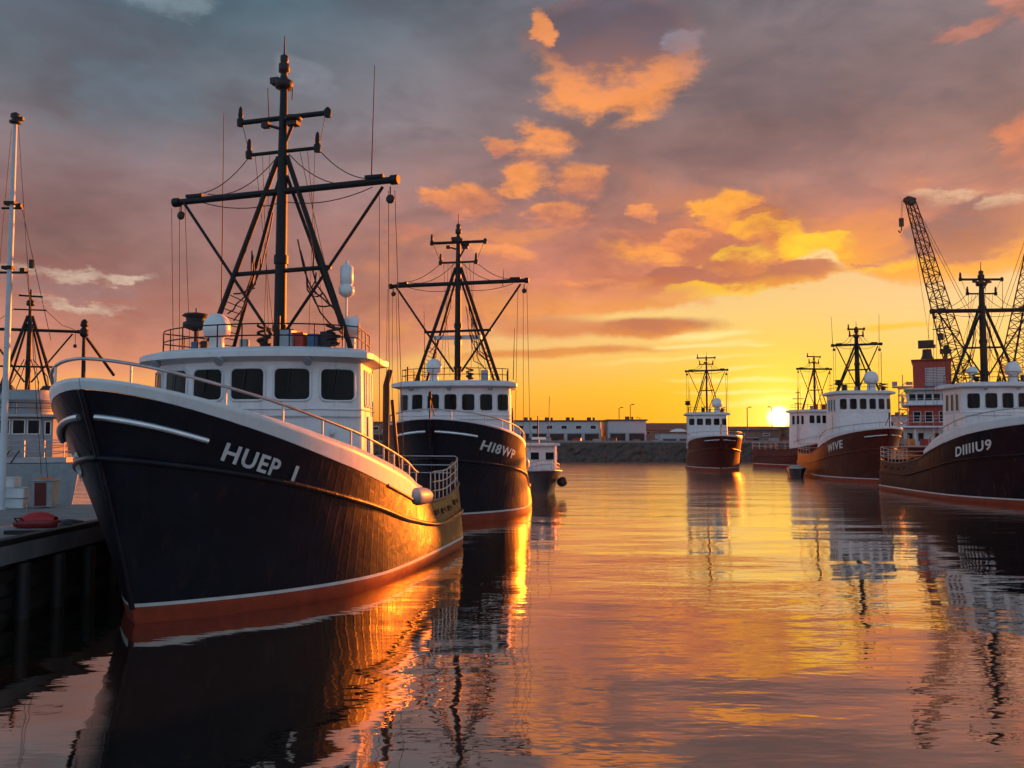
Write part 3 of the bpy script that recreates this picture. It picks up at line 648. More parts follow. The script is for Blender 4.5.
        for k, (dy, dz_) in enumerate(((-.05, 0), (.12, 0), (-.3, .1))[:3 if detail > 1 else 2]):
            zend = house['z0']+.6
            tube('stay', wire, root, [(mx_, yb+dy, zc-.2), (mx_-.3-.2*k, yb+dy*1.8, zend)], wk*.8, 5)
        # catenary wires from the yards to the crossarm
        z1, h1 = R['yards'][-1]
        for (ya_, za_, yb_, zb_, sag) in ((h1, z1, hc-.6, zc+.15, .22), (.15, zc+1.0, hc-.9, zc+.12, .35), (.15, zc-.28, hc*.8, zc-.06, .16)):
            pp = [(mx_-.05, my_+s_*(ya_+(yb_-ya_)*k), za_+(zb_-za_)*k - sag*4*k*(1-k)) for k in np.linspace(0, 1, 9)]
            tube('stay', wire, root, pp, wk*1.1, 5)
        z2, h2 = R['yards'][0]
        tube('stay', wire, root, [(mx_, my_+s_*(h2-.05), z2), (mx_-.05, my_+s_*(h1+.03), z1+.1)], wk*.8, 5)
        for k in range(3 if detail > 1 else 1):
            tube('stay', wire, root, [(mx_-.1, my_+s_*(h1-.12-.22*k), z1), (mx_-.6-.3*k, my_+s_*(.5+.35*k), zb0+.3)], wk*.7, 5)
    # loose hoses and gear that hangs inside the legs
    if detail > 1:
        for k in range(9):
            s_ = random.choice((1, -1)); k0, k1 = random.uniform(.02, .35), random.uniform(.35, .75)
            a = Vector((mx_-.1, my_+s_*fy*(1-k0)*random.uniform(.7, 1), zb0+(lt-zb0)*k0)); b = Vector((mx_-.1, my_+s_*fy*(1-k1)*random.uniform(.4, .95), zb0+(lt-zb0)*k1))
            tube('hose', black, root, [a.lerp(b, q_) - Vector((0, s_*.25*math.sin(q_*3.14)*random.uniform(.2, 1), .3*math.sin(q_*3.14))) for q_ in np.linspace(0, 1, 8)], .022, 5)
    if detail > 1: MB().lathe([(.02, 0), (.2, .02), (.23, .08), (.2, .12), (.04, .15)], (mx_+.1, my_+.35, R['yards'][-1][0]+.75), 12).box((mx_+.1, my_+.35, R['yards'][-1][0]+.68), (.22, .3, .1)).tube([(mx_, my_, R['yards'][-1][0]+.1), (mx_+.1, my_+.35, R['yards'][-1][0]+.7)], .045).tube([(mx_, my_, R['yards'][-1][0]+.6), (mx_+.1, my_-.5, R['yards'][-1][0]+.75)], .04).box((mx_+.1, my_-.45, R['yards'][-1][0]+.72), (.16, .2, .14)).build('radar_scanner', black, root)
    for (yy, za, zb_) in R.get('whips', []):
        tube('whip_aerial', wire, root, [(mx_-.1, my_+yy, za), (mx_-.1, my_+yy+.06*(1 if yy > 0 else -1), zb_)], [wk*1.6, wk*.8], 5)
    # equipment on the wheelhouse roof: pieces as (kind, x, y, size)
    zt_ = zr+.28
    for kind, x, y, sz in R.get('gear', []):
        y += yo
        if kind == 'dome':
            pd = MB().lathe([(.30*sz, 0), (.26*sz, .1), (.24*sz, .45*sz), (.34*sz, .5*sz)], (x, y, zt_), 16).build('radome_pedestal', white, root)
            MB().lathe([(.30*sz, 0), (.42*sz, .05*sz), (.46*sz, .28*sz), (.44*sz, .48*sz), (.34*sz, .68*sz), (.18*sz, .79*sz), (.02, .82*sz)], (x, y, zt_+.48*sz), 20).build('radome', dome_m, root)
        elif kind == 'bar':
            MB().tube([(x, y, zt_), (x, y, zt_+1.5*sz)], .05).box((x, y, zt_+1.55*sz), (.35, .3, .22)).box((x+.05, y, zt_+1.75*sz), (.2, 1.9*sz, .18)).build('radar_scanner', dome_m, root)
        elif kind == 'horn':
            MB().tube([(x, y, zt_), (x, y, zt_+.9*sz)], .045).lathe([(.06, 0), (.22, .06), (.33, .10), (.33, .22), (.25, .26), (.25, .36), (.36, .40), (.30, .46), (.05, .5)], (x, y, zt_+.85*sz), 14).tube([(x, y, zt_+1.3*sz), (x, y, zt_+1.7*sz)], .02).build('lamp_cluster', black, root)
        elif kind == 'lantern':
            MB().tube([(x, y, zt_-.1), (x, y, zt_+1.5*sz)], .03, 8).lathe([(.05, 0), (.14, .05), (.20, .12), (.20, .28), (.14, .30), (.15, .34), (.17, .36), (.17, .78), (.13, .82), (.06, .86), (.02, .98)], (x, y, zt_+1.45*sz), 14).build('mast_lantern', dome_m, root)
        elif kind == 'search':
            MB().tube([(x, y, zt_-.1), (x, y, zt_+.45)], .06).lathe([(.04, -.26), (.2, -.22), (.27, -.05), (.28, .1), (.29, .12)], (x, y, zt_+.66), 16, (-.6, 1, .05)).build('searchlight', dome_m, root)
            MB().lathe([(.23, 0), (.2, .02), (.02, .03)], (x-.6*.115, y+.115, zt_+.665), 14, (-.6, 1, .05)).build('searchlight_lens', black, root)
        elif kind in ('red', 'blue', 'grey', 'dark'):
            box('deck_box', {'red': redp, 'blue': bluep, 'grey': greyp, 'dark': black}[kind], root, (x, y, zt_+.28*sz), (.35*sz, .38*sz, .56*sz), bevel=.02)
        elif kind == 'post':
            tube('roof_post', dark_steel, root, [(x, y, zt_-.1), (x, y, zt_+.85*sz)], .04, 6)
        elif kind == 'coil':
            MB().tube([(x+.2*math.cos(a)*sz, y+.2*math.sin(a)*sz, zt_+.08+.03*a) for a in np.linspace(0, 18, 60)], .035, 5).ball((x, y, zt_+.2), .17*sz, 8).build('rope_coil', black, root)
    # fender tucked behind the end of the white bulwark, and after-deck gear
    if detail > 1:
        pa = btop(ta+.005, 1, 0); 
        p1, p2 = S(ta+.10, zs(ta+.10)+.10, 1, .02), S(ta-.02, zs(ta-.02)+.16, 1, .02)
        dv = (p2-p1).normalized(); ks = [0, .03, .1, .25, .5, .75, .9, .97, 1]; rs_ = [.05, .15, .21, .235, .24, .235, .21, .14, .04]
        MB().tube([p1.lerp(p2, k) for k in ks], rs_, 16).build('fender', mat('grey fender', (.42, .44, .46, 1), .5, var=.15), root)
        for (x, y, z, nm) in ((L*.27, 1.0, 0, 'w'), (L*.12, -.6, 0, 'w')):
            zd = dz(x/L)
            MB().lathe([(.38, -.6), (.38, -.55), (.16, -.5), (.16, .5), (.38, .55), (.38, .6)], (x, y, zd+.55), 14, (0, 1, 0)).box((x-.1, y, zd+.1), (.7, 1.3, .2)).box((x-.25, y+.72, zd+.45), (.4, .14, .8)).build('net_winch', dark_steel, root)
        zd = dz(.33)
        MB().tube([(hx-ln-.35, wr*.5-.35, zd-.05), (hx-ln-.35, wr*.5-.35, zr-.5), (hx-ln-.6, wr*.5-.35, zr-.1)], .09, 10).tube([(hx-ln-.9, wr*.5-.05, zd-.05), (hx-ln-.3, wr*.5-.15, zr-.9)], .05, 6).build('exhaust_stack', black, root)
        MB().lathe([(.10, 0), (.10, .5), (.16, .52), (.16, .58), (.09, .62), (.06, .72), (.01, .76)], btop(.012, 1, 0) - Vector((-.12, .12, .03)), 12).build('bollard', mat('worn bollard', (.2, .1, .05, 1), .5), root)
    return root

# 1: the big one in front
make_boat('fishing_boat', 'large navy fishing boat at the left front, HUEP I in white on its bow', 'fishing boat', (-7.24, 16.55), (-.262, -.965), 13.0, 6.2,
    [(0, 2.06), (.06, 1.84), (.15, 1.68), (.33, 1.72), (.5, 2.1), (.75, 2.95), (.9, 3.74), (1, 4.42)], [(0, 1.14), (.2, .98), (.45, 1.36), (.7, 2.1), (.9, 2.85), (1, 3.2)], hull_navy, rake=1.55,
    bul=((.32, .42), (.45, .60), (.7, .50), (.85, .37), (1, .20)),
    letters=[('HUEP', .927, -.74, .50, 1, .16, .62), ('I', .846, -.74, .50, 1, .16, .8), ('HUEP', .950, -1.35, .50, -1, .16, .32)],
    house=dict(x=8.3, w=5.8, wr=4.7, len=2.2, bulge=1.0, z0=2.2, wb=4.44, wt=5.22, zr=5.47, nw=6, yo=-.60, wfrac=.80),
    rig=dict(x=7.55, y=-.20, k=.85, top=14.15, cross=(9.97, 3.17), yards=[(11.93, 1.28), (11.03, 1.0)], spread=(7.87, 1.45), foot=(.55, 2.15), leg_top=10.9, r=.15, cr=.09,
        whips=[(-1.8, 6.2, 12.3), (2.48, 9.97, 13.1), (-.48, 11.93, 12.85)],
        gear=[('dome', 8.3, -.95, .74), ('horn', 7.7, -2.0, .72), ('lantern', 7.4, 2.2, .95), ('search', 7.2, 2.3, .8), ('red', 8.1, 1.30, .75), ('grey', 8.2, 1.02, .85), ('dark', 7.9, .90, .95), ('blue', 8.0, 1.62, .7), ('dark', 7.9, 1.95, .8), ('grey', 8.3, -.15, .5), ('dark', 8.2, -1.35, .5), ('blue', 8.1, -1.7, .5), ('coil', 8.2, .35, .8), ('coil', 7.9, 2.1, .8), ('post', 8.2, .75, 1)]))
# 2: behind it
make_boat('fishing_boat', 'dark navy fishing boat with HI8WP on its bow, behind the large HUEP I boat', 'fishing boat', (-3.06, 34.6), (-.142, -.99), 11.6, 6.35,
    [(0, 1.95), (.15, 1.8), (.33, 2.05), (.5, 2.7), (.75, 3.5), (.9, 3.95), (1, 4.25)], [(0, 1.05), (.2, 1.05), (.45, 1.5), (.7, 2.1), (1, 2.7)], hull_navy2,
    bul=((.30, .35), (.45, .4), (.7, .14), (1, .05)), boot=.34,
    letters=[('HI8WP', .925, -.95, .55, 1)],
    house=dict(x=7.3, w=5.2, wr=4.5, len=2.3, bulge=.7, z0=2.3, wb=4.72, wt=5.5, zr=5.85, nw=7, yo=-.25),
    rig=dict(x=6.6, y=-.18, top=14.1, cross=(10.75, 3.25), yards=[(12.7, 1.28), (11.75, .85)], spread=(8.5, 1.6), foot=(.55, 2.0), leg_top=11.5, r=.15, wire=.014,
        whips=[(-1.6, 6.3, 9.5), (2.6, 6.2, 8.6), (2.1, 10.6, 11.4)],
        gear=[('dome', 7.1, -.95, .8), ('bar', 6.3, .0, 1.2), ('grey', 6.8, 1.4, .9), ('coil', 6.9, .7, .8), ('dark', 7.0, -1.7, .5), ('post', 7.1, -2.2, .8)]))
# 3: far, in the middle of the picture
make_boat('fishing_boat', 'maroon fishing boat lying alone far off in mid harbour, left of the sun', 'fishing boat', (20.9, 85.6), (-.12, -.99), 15.5, 5.6,
    [(0, 1.9), (.2, 1.8), (.45, 2.3), (.75, 3.1), (1, 3.6)], [(0, 1.0), (.3, 1.1), (.7, 1.9), (1, 2.4)], hull_maroon, detail=1,
    bul=((.4, .5), (.55, .8), (.72, .5), (1, .12)), boot=.3,
    house=dict(x=9.0, w=4.2, wr=3.9, len=3.4, bulge=.4, z0=2.2, wb=4.75, wt=5.5, zr=5.9, nw=5, yo=-.5),
    rig=dict(x=7.6, y=-.4, top=12.9, cross=(10.8, 2.25), yards=[(12.2, .95), (11.5, .7)], spread=(8.6, .75), foot=(.4, 1.5), leg_top=10.7, r=.11, wire=.02, k=.75,
        whips=[(2.1, 6.2, 9.0), (-1.8, 6.2, 9.0)],
        gear=[('dome', 8.3, 1.1, 1.2), ('dark', 8.4, -.4, .9), ('horn', 8.0, -2.0, .9), ('grey', 8.4, .3, .7), ('dark', 7.9, 1.7, .8)]))
# 4: right middle
make_boat('fishing_boat', 'red brown fishing boat with WIVE on its bow, right of the setting sun', 'fishing boat', (27.9, 64.0), (-.02, -.9998), 15.0, 5.0,
    [(0, 2.1), (.2, 2.0), (.45, 2.5), (.75, 3.5), (1, 4.15)], [(0, 1.2), (.3, 1.3), (.7, 2.0), (1, 2.7)], hull_brown, detail=1,
    bul=((.45, .3), (.58, .65), (.75, .4), (1, .12)),
    letters=[('WIVE', .66, -.95, .85, -1)],
    house=dict(x=9.6, w=4.3, wr=4.0, len=3.2, bulge=.45, z0=2.4, wb=5.75, wt=6.65, zr=7.05, nw=6, yo=.85),
    rig=dict(x=8.4, y=.72, top=13.2, cross=(11.2, 2.0), yards=[(12.5, .65), (11.95, .55)], spread=(9.1, .8), foot=(.4, 1.8), leg_top=11.2, r=.19, wire=.016,
        whips=[(2.0, 7.2, 10.6), (-1.95, 11.2, 13.6), (1.9, 11.2, 13.8)],
        gear=[('dome', 9.0, .75, 1.25), ('dark', 9.1, -1.5, .9), ('horn', 8.7, -1.8, .5), ('coil', 9.0, 1.7, 1.2), ('grey', 9.0, -.5, .6)]))
# 5: right front
make_boat('fishing_boat', 'blue black fishing boat cut off by the right edge, DIIIIU9 in white on its side', 'fishing boat', (27.9, 41.6), (.03, -.999), 16.4, 7.0,
    [(0, 2.0), (.15, 1.85), (.33, 2.1), (.5, 2.8), (.75, 3.75), (1, 4.45)], [(0, 1.15), (.25, 1.15), (.45, 1.6), (.7, 2.3), (1, 2.85)], hull_black,
    bul=((.42, .25), (.55, .55), (.72, .6), (1, .4)),
    letters=[('DIIIIU9', .665, -1.0, .72, -1)],
    house=dict(x=9.4, w=5.0, wr=4.6, len=2.8, bulge=.6, z0=2.3, wb=5.15, wt=6.05, zr=6.42, nw=6, yo=.75),
    rig=dict(x=8.1, y=.15, top=13.9, cross=(11.0, 3.0), yards=[(12.85, 1.25), (12.0, .85)], spread=(8.8, 1.2), foot=(.55, 2.0), leg_top=11.3, r=.19, cr=.12, wire=.014,
        whips=[(-2.2, 6.9, 9.5), (1.3, 10.9, 13)],
        gear=[('dome', 8.7, .75, .95), ('dark', 8.6, .9, .7), ('coil', 8.8, -1.5, 1.0), ('blue', 8.7, 1.4, .8), ('horn', 8.4, 1.0, .5), ('search', 8.7, -1.7, 1)]))
# 6: under the sun
make_boat('fishing_boat', 'reddish fishing boat lying in the glare directly below the setting sun', 'fishing boat', (37.9, 89.0), (.42, -.91), 16.6, 5.6,
    [(0, 2.0), (.2, 1.9), (.45, 2.2), (.75, 3.0), (1, 3.7)], [(0, 1.1), (.3, 1.2), (.7, 1.8), (1, 2.4)], hull_maroon, detail=1,
    bul=((.4, .4), (.55, .5), (.75, .4), (1, .12)),
    house=dict(x=9.6, w=4.3, wr=4.1, len=3.2, bulge=.4, z0=2.3, wb=5.0, wt=5.9, zr=6.3, nw=6),
    rig=dict(x=8.4, y=-.1, top=13.2, cross=(11.2, 2.5), yards=[(12.6, .95), (11.9, .7)], spread=(8.8, .8), foot=(.4, 1.9), leg_top=11.2, r=.12, wire=.02, k=.8,
        whips=[(-2.0, 6.2, 9.4)], gear=[('red', 9.0, -.6, 1), ('red', 9.0, .6, 1), ('dark', 8.8, 1.5, .9), ('grey', 9.2, -1.4, .7)]))

# ------------------------------------------------------------------ smaller and other vessels
def small_hull(root, L, B, hb, hs, m_, rake=.5, n=18, stripe=None, name='hull'):
    """open-topped hull with deck: x forward from 0 to L"""
    zt = lambda t: hs + (hb-hs)*t**1.6
    def P(t, z, s_):
        u = z/zt(t); bd = B/2*max(0, 1-max(0, (t-.5)/.5)**2.6)**.6*(1-.12*(1-min(1, t/.4))); bw = B/2*.85*max(0, 1-max(0, (t-.3)/.7)**1.7)*(1-.15*(1-min(1, t/.4)))
        return Vector((L*t+rake*max(0, u)*max(0, (t-.5)/.5)**2, s_*(bw+(bd-bw)*max(0, u)**1.2), z))
    ts = list(np.linspace(0, .9, n)) + [.93, .96, .98, .992, 1]; mb = MB()
    for s_ in (1, -1):
        rows = [[P(t, -.5+(zt(t)+.5)*k/8, s_) for t in ts] for k in range(9)]; mb.grid(rows if s_ > 0 else rows[::-1])
    mb.add([P(0, z, s_) for s_ in (1, -1) for z in ((-.5, hs) if s_ > 0 else (hs, -.5))], [(0, 1, 2, 3)])
    mb.build(name, m_, root)
    dk = MB(); dk.grid([[P(t, zt(t), s_)*1.0 - Vector((0, s_*.04, .12)) for t in ts] for s_ in (1, -1)]); dk.build('deck', deckm, root)
    for s_ in (1, -1): tube('gunwale', galv if stripe is None else stripe, root, [P(t, zt(t), s_) for t in ts], .05, 6)
    return P, zt
def win(parent, c, w_, h_, axis='x', sgn=1, m_=None):
    """framed window standing on a flat wall whose normal is the given axis"""
    d = .04; f = MB()
    def bx(du, dv, su, sv):
        if axis == 'x': f.box((c[0]+sgn*d/2, c[1]+du, c[2]+dv), (d, su, sv))
        else: f.box((c[0]+du, c[1]+sgn*d/2, c[2]+dv), (su, d, sv))
    t = max(.05, .07*w_)
    bx(-w_/2+t/2, 0, t, h_); bx(w_/2-t/2, 0, t, h_); bx(0, h_/2-t/2, w_-2*t, t); bx(0, -h_/2+t/2, w_-2*t, t)
    o = f.build('window', m_ or whiteroof, parent)
    if axis == 'x': box('pane', glass, o, (c[0]+sgn*.012, c[1], c[2]), (.018, w_-2*t, h_-2*t))
    else: box('pane', glass, o, (c[0], c[1]+sgn*.012, c[2]), (w_-2*t, .018, h_-2*t))
    return o
def rail(parent, pts, hts, post, r=.025, name='handrail', m_=None):
    mb = MB()
    P = [Vector(p) for p in pts]
    for h_ in hts: mb.tube([p+Vector((0, 0, h_)) for p in P], r, 5)
    for a, b in zip(P, P[1:]):
        k = max(1, int((b-a).length/post))
        for i in range(k+1): q = a.lerp(b, i/k); mb.tube([q, q+Vector((0, 0, hts[-1]))], r*.9, 5)
    return mb.build(name, m_ or galv, parent)

# small work boat behind the second boat
wb = tag(empty('work_boat', (1.45, 57.5, 0), rad(-84)), 'small white cabined work boat peeping out behind the HI8WP boat', 'work boat')
small_hull(wb, 6.2, 2.5, 1.55, 1.25, hull_work)
MB().grid([[(x, y, z) for x, y in ((1.4, 1.0), (4.0, .95), (4.2, .8), (4.2, -.8), (4.0, -.95), (1.4, -1.0))] for z in (1.05, 2.2, 2.85, 3.0)][::-1], closed=True, smooth=False).build('cabin', white, wb)
MB().prism([(1.2, 1.15), (4.45, 1.1), (4.6, .7), (4.6, -.7), (4.45, -1.1), (1.2, -1.15)], 3.0, 3.14).build('roof', whiteroof, wb)
for y in (-.47, .47): win(wb, (4.2, y, 2.35), .62, .55, 'x', 1)
for x in (1.9, 2.7, 3.5): win(wb, (x, .985, 2.35), .6, .5, 'y', 1)
tube('mast', dark_steel, wb, [(2.2, 0, 3.1), (2.2, 0, 4.9)], .04); box('radar_scanner', dome_m, wb, (2.6, 0, 3.45), (.3, .9, .16)); tube('stanchion', galv, wb, [(2.6, 0, 3.1), (2.6, 0, 3.4)], .05)
rail(wb, [(.1, -1.0, 1.2), (.1, 1.0, 1.2), (1.3, 1.15, 1.2)], (.35, .7), .5)
rail(wb, [(4.6, 1.0, 1.3), (6.2, .3, 1.6), (6.2, -.3, 1.6), (4.6, -1.0, 1.3)], (.3, .55), .5, name='bow_rail')
tube('whip_aerial', wire, wb, [(1.6, .8, 3.1), (1.6, .85, 6.2)], .02, 5)
MB().lathe([(.12, -.3), (.3, -.2), (.3, .2), (.12, .3)], (5.4, 1.05, .8), 10, (1, 0, .1)).build('tyre_fender', black, wb)

# covered dinghy on the water beside the red brown boat
dg = tag(empty('dinghy', (24.9, 75.4, 0), rad(-95)), 'small dark dinghy under a grey cover, afloat at the stern of the WIVE boat', 'dinghy')
small_hull(dg, 2.4, 1.35, .85, .75, hull_work, rake=.15)
MB().grid([[(2.2*t, s_*.62*math.cos(a)*(1-max(0, t-.5)**2*2), .72+.1*t+.34*math.sin(a)*math.sin(math.pi*min(1, .25+t*.7))) for t in np.linspace(.02, .98, 9)] for s_ in (1,) for a in np.linspace(0, math.pi, 9)]).build('cover', mat('grey canvas', (.36, .34, .32, 1), .8, bump=.5, bscale=6), dg)

# red topped ship behind the right-hand boats
rs = tag(empty('motor_ship', (49.4, 99.9, 0), rad(-116)), 'white and red ship with stacked decks and a red top house, below the crane', 'ship')
small_hull(rs, 25, 8.0, 2.7, 2.2, hull_maroon, 1.5)
def tier(name, m_, x0, x1, w_, z0, z1, bev=.05): return box(name, m_, rs, ((x0+x1)/2, 0, (z0+z1)/2), (x1-x0, w_, z1-z0), bevel=bev)
t1 = tier('lower_house', white, 4, 15, 5.6, 2.5, 4.42); tier('boat_deck', whiteroof, 3.2, 16.4, 7.6, 4.42, 4.62)
tier('middle_house', redp, 5, 13.6, 4.6, 4.62, 6.75); tier('bridge_deck', whiteroof, 4.6, 14.8, 6.0, 6.75, 6.9)
tier('bridge', white, 6, 13.4, 4.7, 6.9, 8.3); tier('bridge_roof', greyp, 5.6, 14.2, 5.4, 8.3, 8.55)
tier('top_house', redp, 7, 12.6, 3.6, 8.55, 11.5); tier('top_roof', redp, 6.8, 12.9, 3.9, 11.5, 11.62, .02)
for y in (-1.9, -1.14, -.38, .38, 1.14, 1.9): win(rs, (13.4, y, 7.65), .7, .8)
for x in (7.2, 8.6, 10, 11.4, 12.7): win(rs, (x, -2.35, 7.65), .9, .8, 'y', -1)
for y in (-1.5, -.4, .9, 1.8): win(rs, (13.6, y, 5.6), .75, 1.1)
for y in (-2.2, -1.2, .2, 1.7): win(rs, (15, y, 3.5), .6, .9)
for x in (5.5, 7.5, 9.5, 11.5, 13.5): win(rs, (x, -2.8, 3.5), .8, .8, 'y', -1)
for x in (6, 8, 10, 12): win(rs, (x, -2.3, 5.6), .9, 1.1, 'y', -1)
lv = MB()
for k in range(9): lv.box((12.64, .3, 9.3+k*.17), (.06, 1.9, .09), 0, .4)
lv.build('louvre', whiteroof, rs); box('louvre_sill', greyp, rs, (12.63, .3, 9.0), (.08, 2.0, .35))
for y in (-3.4, -1.7, 0, 1.7, 3.4): tube('deck_pillar', white, rs, [(16.0, y, 2.5), (16.0, y, 4.42)], .09)
rail(rs, [(3.4, -3.7, 4.62), (16.3, -3.7, 4.62), (16.3, 3.7, 4.62), (3.4, 3.7, 4.62)], (.35, .7, 1.0), 1.2, .03)
rail(rs, [(4.8, -2.9, 6.9), (14.7, -2.9, 6.9), (14.7, 2.9, 6.9), (4.8, 2.9, 6.9)], (.5, 1.0), 1.2, .03)
rail(rs, [(4, -3.6, 2.2), (18, -3.5, 2.4), (22, -2.2, 2.55)], (.4, .8, 1.1), 1.0, .03)
MB().tube([(10, -.4, 11.6), (10, -.4, 12.3), (10, -.4, 12.9)], [.75, .5, .45], 10).box((10, -.4, 13.2), (1.6, 1.7, .25)).box((10, -.5, 13.6), (1.0, 1.5, .5)).tube([(10, .9, 13.2), (10, .9, 15.5)], .06).box((10, .95, 14.2), (.4, .6, .7)).tube([(10, .2, 15.0), (10, 1.7, 15.2)], .05).build('funnel_mast', black, rs)
MB().tube([(9, 1.4, 11.6), (9, 1.4, 12.6)], .18).box((9, 1.4, 12.7), (.9, 1.1, .5)).ball((9, 1.5, 13.1), .35, 8).build('lamp_cluster', black, rs)
lt_ = MB()
for sx in (-.5, .5):
    for sy in (-.5, .5): lt_.tube([(4.2+sx, -3.0+sy, 4.6), (4.2+sx*.8, -3.0+sy*.8, 9.0)], .07, 6)
for z in np.arange(5.0, 9.1, .8):
    lt_.box((4.2, -3.0, z), (1.05, 1.05, .1)); lt_.tube([(3.7, -3.5, z), (4.7, -2.5, z+.8)], .04, 5)
lt_.box((4.2, -3.0, 9.2), (1.5, 2.2, .15)).box((4.2, -3.8, 9.6), (.5, .6, .5)).box((4.2, -2.3, 9.6), (.4, .7, .35)).tube([(4.2, -3, 9.2), (4.2, -3, 10.6)], .05)
lt_.build('signal_tower', greyp, rs)
for k, (x, y, c_) in enumerate(((17.5, -2.2, orange), (18.4, -.8, redp), (17.2, 1.5, greyp), (19.0, 1.0, bluep))): box('deck_crate', c_, rs, (x, y, 2.8), (.9, 1.0, 1.0))

# grey-white ship beyond the dock at the far left, seen end on
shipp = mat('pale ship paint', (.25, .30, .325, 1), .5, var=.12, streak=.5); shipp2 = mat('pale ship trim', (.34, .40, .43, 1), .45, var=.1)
ls = tag(empty('moored_ship', (-29.5, 51.9, 0), rad(-61)), 'tall white ship with ledges and a dark mast, beyond the dock at the left edge', 'ship')
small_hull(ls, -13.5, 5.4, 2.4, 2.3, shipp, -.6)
for ch in ls.children: ch.location.x = 13.5
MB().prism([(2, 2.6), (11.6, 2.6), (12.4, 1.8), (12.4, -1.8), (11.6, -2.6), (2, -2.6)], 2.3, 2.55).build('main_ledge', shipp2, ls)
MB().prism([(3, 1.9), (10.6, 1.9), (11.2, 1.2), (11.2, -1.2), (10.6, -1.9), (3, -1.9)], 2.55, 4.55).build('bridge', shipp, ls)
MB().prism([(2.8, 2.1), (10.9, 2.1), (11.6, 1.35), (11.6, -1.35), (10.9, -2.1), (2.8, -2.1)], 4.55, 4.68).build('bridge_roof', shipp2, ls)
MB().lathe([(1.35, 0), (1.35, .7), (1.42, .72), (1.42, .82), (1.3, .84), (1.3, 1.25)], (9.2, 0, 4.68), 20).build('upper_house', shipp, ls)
for y in (-.95, -.3, .35): win(ls, (11.2, y, 4.05), .58, .75)
for s_ in (1, -1): win(ls, (10.0, s_*1.9, 4.0), .5, .7, 'y', s_)
win(ls, (11.2, .97, 4.0), .3, .7)
box('door', greyp, ls, (11.22, -.9, 3.05), (.05, .6, .85)); 
rail(ls, [(3, -2.5, 2.55), (11.5, -2.5, 2.55), (12.3, -1.7, 2.55), (12.3, 1.7, 2.55), (11.5, 2.5, 2.55), (3, 2.5, 2.55)], (.3, .6, .85), .8, .025)
rail(ls, [(4, -2.0, 4.68), (10.8, -2.0, 4.68), (11.5, -1.3, 4.68), (11.5, 1.3, 4.68), (10.8, 2.0, 4.68), (4, 2.0, 4.68)], (.3, .55), .8, .02, m_=dark_steel)
for a, b in (((12.6, -1.6, 1.2), (12.35, -.6, 2.9)), ((12.6, -1.2, 1.2), (12.35, -.2, 2.9))): tube('gangway_rail', dark_steel, ls, [a, b], .03, 5)
MB().tube([(8.6, 0, 5.8), (8.6, 0, 9.2), (8.6, 0, 11.3)], [.15, .12, .05], 10).lathe([(.05, 0), (.2, .05), (.2, .25), (.05, .4)], (8.6, 0, 10.4), 10).build('mast', dark_steel, ls)
MB().tube([(8.6, -2.3, 9.1), (8.6, 2.3, 9.2)], .08).lathe([(.1, -.08), (.1, .08)], (8.6, 2.3, 9.2), 8, (0, 1, 0)).build('crossarm', dark_steel, ls)
tube('yard', dark_steel, ls, [(8.6, -.55, 10.95), (8.6, .55, 10.95)], .05); tube('yard', dark_steel, ls, [(8.6, -.75, 10.2), (8.6, .75, 10.25)], .04); tube('spreader', dark_steel, ls, [(8.6, -1.4, 7.2), (8.6, 1.2, 7.25)], .05)
for s_ in (1, -1):
    tube('mast_leg', dark_steel, ls, [(8.9, s_*1.45, 5.3), (8.6, s_*.1, 9.9)], .08); tube('mast_leg', dark_steel, ls, [(8.0, s_*1.1, 5.3), (8.5, s_*.1, 9.5)], .06)
    tube('boom', dark_steel, ls, [(8.7, s_*2.0, 9.05), (8.7, s_*.15, 6.4)], .045)
    tube('stay', wire, ls, [(8.6, s_*.7, 10.25), (8.6, s_*1.5, 9.5), (8.6, s_*2.1, 9.3)], .015, 5)
    MB().tube([(8.6, s_*2.15, 9.2), (8.6, s_*2.15, 8.5)], .02, 5).ball((8.6, s_*2.15, 8.42), .11, 8).build('pulley_block', black, ls)
MB().lathe([(.05, 0), (.3, .05), (.35, .3), (.2, .5)], (9.4, .9, 5.7), 12).build('lamp_cluster', black, ls)
MB().lathe([(.05, 0), (.3, .05), (.35, .4), (.2, .6)], (9.6, -.9, 5.6), 12).build('lamp_cluster', dark_steel, ls)
for k in range(5): tube('hose', black, ls, [(9.2, -1.2+.55*k, 5.5), (8.9, -.7+.4*k, 6.4+.3*(k % 3)), (8.7, .1*k-.2, 7.6)], .025, 5)

# ------------------------------------------------------------------ dock on the left
DZ = 1.5
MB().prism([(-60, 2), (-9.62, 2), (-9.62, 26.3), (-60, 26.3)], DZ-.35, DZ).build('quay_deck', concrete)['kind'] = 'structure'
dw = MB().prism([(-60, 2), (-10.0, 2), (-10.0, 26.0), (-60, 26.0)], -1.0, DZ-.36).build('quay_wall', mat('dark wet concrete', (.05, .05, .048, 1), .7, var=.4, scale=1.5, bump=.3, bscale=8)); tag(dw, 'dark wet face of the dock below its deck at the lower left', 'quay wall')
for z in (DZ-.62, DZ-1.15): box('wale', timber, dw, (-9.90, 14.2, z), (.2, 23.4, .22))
pl = None
for i, y in enumerate(np.arange(9.2, 26.1, 1.3)):
    o = MB().lathe([(.13, -1.2), (.14, DZ-.45), (.12, DZ-.40)], (0, 0, 0), 10).build('fender_pile', timber) if pl is None else pl.copy()
    if pl is None: pl = o
    else: col.objects.link(o)
    o.location = (-9.66, float(y), 0); o.rotation_euler = (0, 0, i*1.3)
    tag(o, 'dark round timber pile standing against the face of the dock', 'pile', 'timber piles along the dock face')
kb = tag(box('kerb_beam', timber, None, (-9.78, 14.2, DZ+.064), (.26, 24.0, .12), bevel=.02), 'dark timber beam along the edge of the dock', 'beam')
